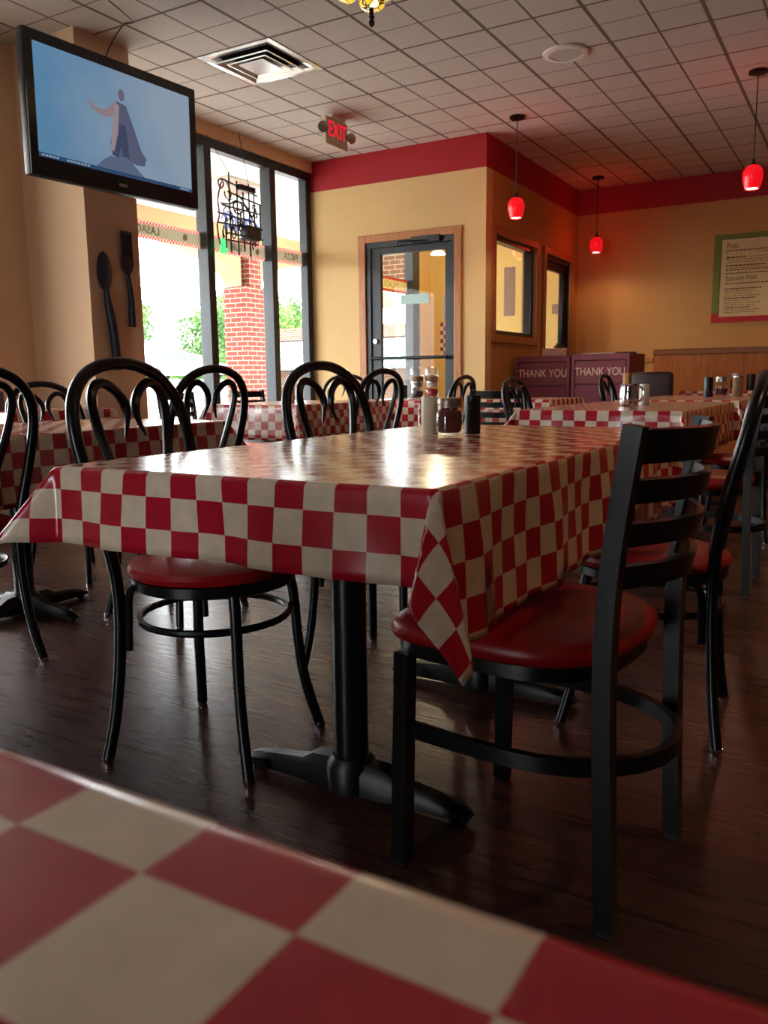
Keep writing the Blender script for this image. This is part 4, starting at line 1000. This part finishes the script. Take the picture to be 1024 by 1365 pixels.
# ------------------------------------------------------------------ ceiling fittings
v = thing('ceiling_vent', 'square silver air diffuser in the ceiling tiles', 'air vent', (-3.73, 4.785, H))
M_VENT = pbr('vent_silver', rgb(225, 225, 222), .25, .7)
def sq_ring(bm, r0, z0, r1, z1):
    a = [bm.verts.new((sx*r0, sy*r0, z0)) for sx, sy in ((-1, -1), (1, -1), (1, 1), (-1, 1))]; b = [bm.verts.new((sx*r1, sy*r1, z1)) for sx, sy in ((-1, -1), (1, -1), (1, 1), (-1, 1))]
    for i in range(4): bm.faces.new((a[i], a[(i+1) % 4], b[(i+1) % 4], b[i]))
bm = BM(); sq_ring(bm, .305, -.004, .27, -.006); sq_ring(bm, .27, -.006, .23, -.0015); obj('outer_frame', bm, M_VENT, v)
for r in (.225, .165):
    bm = BM(); sq_ring(bm, r, -.03, r-.045, -.004); sq_ring(bm, r, -.03, r-.012, -.032); sq_ring(bm, r-.012, -.032, r-.05, -.005); obj('louvre_ring', bm, M_VENT, v)
bm = BM(); box(bm, -.105, .105, -.105, .105, -.03, -.024); obj('centre_plate', bm, M_VENT, v)
bm = BM(); box(bm, -.235, .235, -.235, .235, -.0035, -.001); obj('dark_throat', bm, M_DARK, v)
s_ = thing('ceiling_speaker', 'round white speaker grille in the ceiling', 'speaker', (-1.907, 5.712, H))
bm = BM(); lathe(bm, [(.15, -.001), (.148, -.012), (.11, -.018), (.108, -.014)], 40); obj('rim', bm, M_WHITE, s_, True)
bm = BM(); lathe(bm, [(.109, -.013), (.05, -.016), (0, -.017)], 32); obj('grille', bm, pbr('grille_white', rgb(196, 190, 180), .7, bump=.5, bscale=400), s_, True)

# red glass pendants
M_SHADE = pbr('red_glass', rgb(214, 10, 20), .25, coat=.4, emit=(1., .006, .015), estr=.75)
M_PB = emis('pendant_bulb', (1, .86, .7), 9)
def pendant(label, x, y, zt, zb):
    t = thing('pendant_lamp', label, 'pendant lamp', (x, y, H), 0, 'red glass pendant lamps')
    bm = BM(); lathe(bm, [(0, -.001), (.065, -.001), (.065, -.018), (.05, -.026), (0, -.026)], 24); obj('canopy', bm, M_BLACK, t, True)
    bm = BM(); tube(bm, [(0, 0, -.02), (0, 0, zt-H+.03)], .004, 6); obj('cord', bm, M_DARK, t)
    bm = BM(); lathe(bm, [(0, .045), (.008, .045), (.012, .02), (.026, .0), (.026, -.01), (0, -.01)], 16, (0, 0, zt-H)); obj('socket_cap', bm, M_DARK, t, True)
    hh = zt-zb
    bm = BM(); pr = [(.025, 0), (.05, -.012), (.066, -.04), (.071, -.07), (.068, -.1), (.058, -.14), (.05, -hh)]
    lathe(bm, [(r, z+zt-H) for r, z in pr] + [(r-.004, z+zt-H) for r, z in pr[::-1]], 28)
    obj('glass_shade', bm, M_SHADE, t, True)
    bm = BM(); lathe(bm, [(0, 0), (.038, 0), (.044, .012), (.03, .06), (0, .075)], 18, (0, 0, zb-H+.006)); obj('bulb', bm, M_PB, t, True)
    ld = bpy.data.lights.new('pendant_light', 'SPOT'); ld.energy = 10; ld.color = (1, .62, .36); ld.spot_size = math.radians(150); ld.spot_blend = .6; ld.shadow_soft_size = .04
    lo = bpy.data.objects.new('pendant_light', ld); COL.objects.link(lo); lo.parent = t; lo.location = (0, 0, zb-H-.01)
    ld = bpy.data.lights.new('red_glow', 'POINT'); ld.energy = 9; ld.color = (1, .06, .03); ld.shadow_soft_size = .09
    lo = bpy.data.objects.new('red_glow', ld); COL.objects.link(lo); lo.parent = t; lo.location = (0, 0, zt-H-.07)
    return t
pendant('red glass pendant lamp in front of the wall corner, nearest the door', -2.672, 6.81, 2.39, 2.225)
pendant('red glass pendant lamp in front of the far corner, the smallest of three', -2.692, 9.24, 2.405, 2.243)
pendant('red glass pendant lamp at the right edge, the largest of three', -.843, 6.76, 2.395, 2.23)
for x, y in ((.9, 6.4), (.9, 8.7), (-.6, 9.15)):
    pass

# stained-glass lamp at the top edge
def mat_stained():
    m, nt, out = new_mat('amber_stained_glass')
    tc = N(nt, 'ShaderNodeTexCoord'); vo = N(nt, 'ShaderNodeTexVoronoi', Scale=26.); nt.links.new(tc.outputs['Object'], vo.inputs['Vector'])
    ve = N(nt, 'ShaderNodeTexVoronoi', Scale=26., feature='DISTANCE_TO_EDGE'); nt.links.new(tc.outputs['Object'], ve.inputs['Vector'])
    sp = N(nt, 'ShaderNodeSeparateColor'); nt.links.new(vo.outputs['Color'], sp.inputs[0])
    cr = N(nt, 'ShaderNodeValToRGB'); e = cr.color_ramp.elements; e[0].color = (*rgb(200, 140, 20), 1); e[1].color = (*rgb(255, 240, 200), 1); e[1].position = .9
    el = e.new(.4); el.color = (*rgb(220, 180, 40), 1)
    nt.links.new(sp.outputs[0], cr.inputs['Fac'])
    gt = N(nt, 'ShaderNodeMath', operation='GREATER_THAN'); gt.inputs[1].default_value = .06; nt.links.new(ve.outputs['Distance'], gt.inputs[0])
    mx = N(nt, 'ShaderNodeMix', data_type='RGBA'); mx.inputs['A'].default_value = (*rgb(40, 24, 14), 1); nt.links.new(gt.outputs[0], mx.inputs['Factor']); nt.links.new(cr.outputs[0], mx.inputs['B'])
    b = N(nt, 'ShaderNodeBsdfPrincipled', Roughness=.3); nt.links.new(mx.outputs['Result'], b.inputs['Base Color']); nt.links.new(mx.outputs['Result'], b.inputs['Emission Color']); b.inputs['Emission Strength'].default_value = 1.3
    nt.links.new(b.outputs[0], out.inputs['Surface']); return m
M_ST = mat_stained()
L = thing('stained_glass_lamp', 'amber stained glass ceiling lamp cut off by the top edge', 'ceiling lamp', (-2.315, 3.885, H))
bm = BM(); lathe(bm, [(0, -.001), (.08, -.001), (.08, -.03), (.03, -.05), (.03, -.14), (0, -.14)], 20); obj('canopy', bm, pbr('dark_bronze', rgb(50, 32, 22), .4, .6), L, True)
for dx, dy, dz in ((-.01, .025, -.01), (-.145, -.04, .045), (.05, .13, .07)):
    bm = BM(); lathe(bm, [(.03, .09), (.062, .06), (.07, .03), (.062, .0), (.045, -.015), (0, -.022)], 22); o = obj('glass_shade', bm, M_ST, L, True)
    o.location = (dx, dy, -.25+dz); o.rotation_euler = (dy*3, -dx*3, 0)
    bm = BM(); tube(bm, [(0, 0, -.10), (dx, dy, -.155+dz)], .012, 8); lathe(bm, [(.02, -.17), (.03, -.155), (.02, -.14)], 14, (dx, dy, dz)); obj('lamp_arm', bm, pbr('dark_bronze', rgb(50, 32, 22), .4, .6), L, True)
bm = BM(); tube(bm, [(0, 0, -.13), (0, 0, -.32)], .012, 8); lathe(bm, [(0, -.37), (.012, -.36), (.016, -.345), (.01, -.33), (.018, -.32), (0, -.31)], 14); obj('finial', bm, pbr('dark_bronze', rgb(50, 32, 22), .4, .6), L, True)

# ------------------------------------------------------------------ menu board
mb = thing('menu_board', 'framed pizza menu board with green and red border on the far wall', 'menu board', (-.93, YB, 1.93))
M_MEN = pbr('menu_cream', rgb(226, 196, 138), .6, noise=.1, nscale=6)
B('panel', M_MEN, (-.55, .55, -.02, -.001, -.41, .41), parent=mb)
B('green_border', pbr('menu_green', rgb(116, 124, 40), .6), (-.625, .625, -.024, -.001, .4, .458), (-.625, -.553, -.024, -.001, -.36, .4), (.553, .625, -.024, -.001, -.36, .4), parent=mb)
B('red_border', pbr('menu_red', rgb(190, 24, 34), .6), (-.625, .625, -.026, -.001, -.456, -.4), (-.625, -.553, -.026, -.001, -.4, -.36), (.553, .625, -.026, -.001, -.4, -.36), parent=mb)
M_INK = pbr('menu_ink', rgb(104, 62, 34), .7); M_INK2 = pbr('menu_ink_pale', rgb(160, 112, 64), .7)
text_obj('heading', 'Pizza', .075, M_INK, mb, (-.5, -.0215, .335), (PI/2, 0, 0), .0006, align='LEFT', sx=.8)
text_obj('heading', 'Specialty Pizza', .075, M_INK, mb, (-.5, -.0215, .0), (PI/2, 0, 0), .0006, align='LEFT', sx=.72)
bmA, bmB = M_INK, M_INK2; rnd = random.Random(5)
def line(x0, x1, z, h, bm):
    mt_, bm, x = bm, BM(), x0
    while x < x1:
        w = rnd.uniform(.012, .04); box(bm, x, min(x+w, x1), -.0213, -.0202, z-h/2, z+h/2); x += w+.008
    obj('menu_line', bm, mt_, mb)
for z, x0, x1, b, h in [(.285, -.5, .45, bmA, .012), (.26, -.2, .2, bmB, .01), (.215, -.5, -.3, bmA, .016), (.215, -.28, .5, bmB, .009), (.19, -.5, .45, bmB, .009), (.165, -.5, .3, bmB, .009), (.13, -.5, -.1, bmA, .015), (.105, -.5, .5, bmB, .009), (.085, -.5, .5, bmA, .011), (.05, -.5, .4, bmA, .011),
                        (-.055, -.5, .5, bmA, .012)] + [(-.11-.0245*k, -.5, -.14-.05*(k % 3), bmA if k % 4 == 0 else bmB, .013 if k % 4 == 0 else .009) for k in range(11)] + [(-.1-.0245*k, .0, .45-.05*(k % 3), bmA if k % 4 == 0 else bmB, .013 if k % 4 == 0 else .009) for k in range(12)]:
    line(x0, x1, z, h, b)

# ------------------------------------------------------------------ lamps the dining room has out of frame at right: wall-washing cans over the menu board
for i, (x, y, en, lab) in enumerate([(.15, 9.05, 45, 'recessed ceiling can lamp beyond the right edge, washing the menu wall'), (1.6, 9.05, 45, 'recessed ceiling can lamp beyond the right edge, near the far right corner'),
                                (1.5, 2.2, 90, 'recessed ceiling can lamp beyond the right edge, beside the main table'), (1.5, 4.8, 80, 'recessed ceiling can lamp beyond the right edge, beside the second table')]):
    c = thing('recessed_can', lab, 'ceiling lamp', (x, y, H), 0, 'recessed can lamps')
    bm = BM(); lathe(bm, [(.09, -.001), (.09, -.008), (.07, -.008), (.065, -.002)], 24); obj('rim', bm, M_WHITE, c, True)
    bm = BM(); lathe(bm, [(0, -.004), (.06, -.004), (.06, -.002), (0, -.002)], 20); obj('bulb', bm, emis('can_bulb', (1, .62, .28), 6), c)
    ld = bpy.data.lights.new('can_light', 'SPOT'); ld.energy = en; ld.color = (1, .5, .16) if i < 2 else (1, .6, .32); ld.spot_size = math.radians(130); ld.spot_blend = .9; ld.shadow_soft_size = .06
    lo = bpy.data.objects.new('can_light', ld); COL.objects.link(lo); lo.parent = c; lo.location = (0, 0, -.02)

# ------------------------------------------------------------------ sky, portals, camera
w = bpy.data.worlds.new('sky'); scene.world = w; w.use_nodes = True
nt = w.node_tree; nt.nodes.clear()
o_ = nt.nodes.new('ShaderNodeOutputWorld'); bg = nt.nodes.new('ShaderNodeBackground')
bg.inputs['Color'].default_value = (.93, .97, 1, 1); bg.inputs['Strength'].default_value = 15.0
nt.links.new(bg.outputs[0], o_.inputs['Surface'])
def portal(x, y, z, sx, sy, rot):
    l = bpy.data.lights.new('window_portal', 'AREA'); l.shape = 'RECTANGLE'; l.size = sx; l.size_y = sy; l.cycles.is_portal = True
    o = bpy.data.objects.new('window_portal', l); COL.objects.link(o); o.location = (x, y, z); o.rotation_euler = rot
RX = (0, -PI/2, 0)      # -Z axis turned towards +X
portal(XW-.14, 5.62, 1.5, 2.7, 2.9, RX)
portal(XL-.22, 2.0, 1.58, 2.5, 2.2, RX); portal(-1.6, YF-.17, 1.1, .9, 2.2, (PI/2, 0, 0))
portal(XW-.14, 8.25, 1.5, 2.8, 1.95, RX)

f_, yaw, pitch, roll = 1100.55, -.5297265, -.1575809, -.0113094
fw = Vector((math.sin(yaw)*math.cos(pitch), math.cos(yaw)*math.cos(pitch), math.sin(pitch)))
r0 = Vector((math.cos(yaw), -math.sin(yaw), 0)); u0 = r0.cross(fw)
c, s = math.cos(roll), math.sin(roll); r1 = c*r0+s*u0; u1 = -s*r0+c*u0
cam = bpy.data.cameras.new('camera'); co = bpy.data.objects.new('camera', cam); COL.objects.link(co)
M4 = Matrix((r1, u1, -fw)).transposed().to_4x4(); M4.translation = Vector((0, 0, .89)); co.matrix_world = M4
cam.sensor_fit = 'VERTICAL'; cam.sensor_height = 36; cam.lens = f_/1365*36; cam.clip_start = .02; cam.clip_end = 300
cam.dof.use_dof = True; cam.dof.focus_distance = 2.2; cam.dof.aperture_fstop = 11
scene.camera = co
scene.view_settings.view_transform = 'Standard'; scene.view_settings.look = 'None'; scene.view_settings.gamma = 1; scene.view_settings.use_curve_mapping = False
scene.view_settings.exposure = 0.0
scene.cycles.use_denoising = True
scene.cycles.max_bounces = 10; scene.cycles.diffuse_bounces = 5; scene.cycles.transparent_max_bounces = 16
scene.cycles.caustics_reflective = False; scene.cycles.caustics_refractive = False
scene.cycles.sample_clamp_indirect = 6
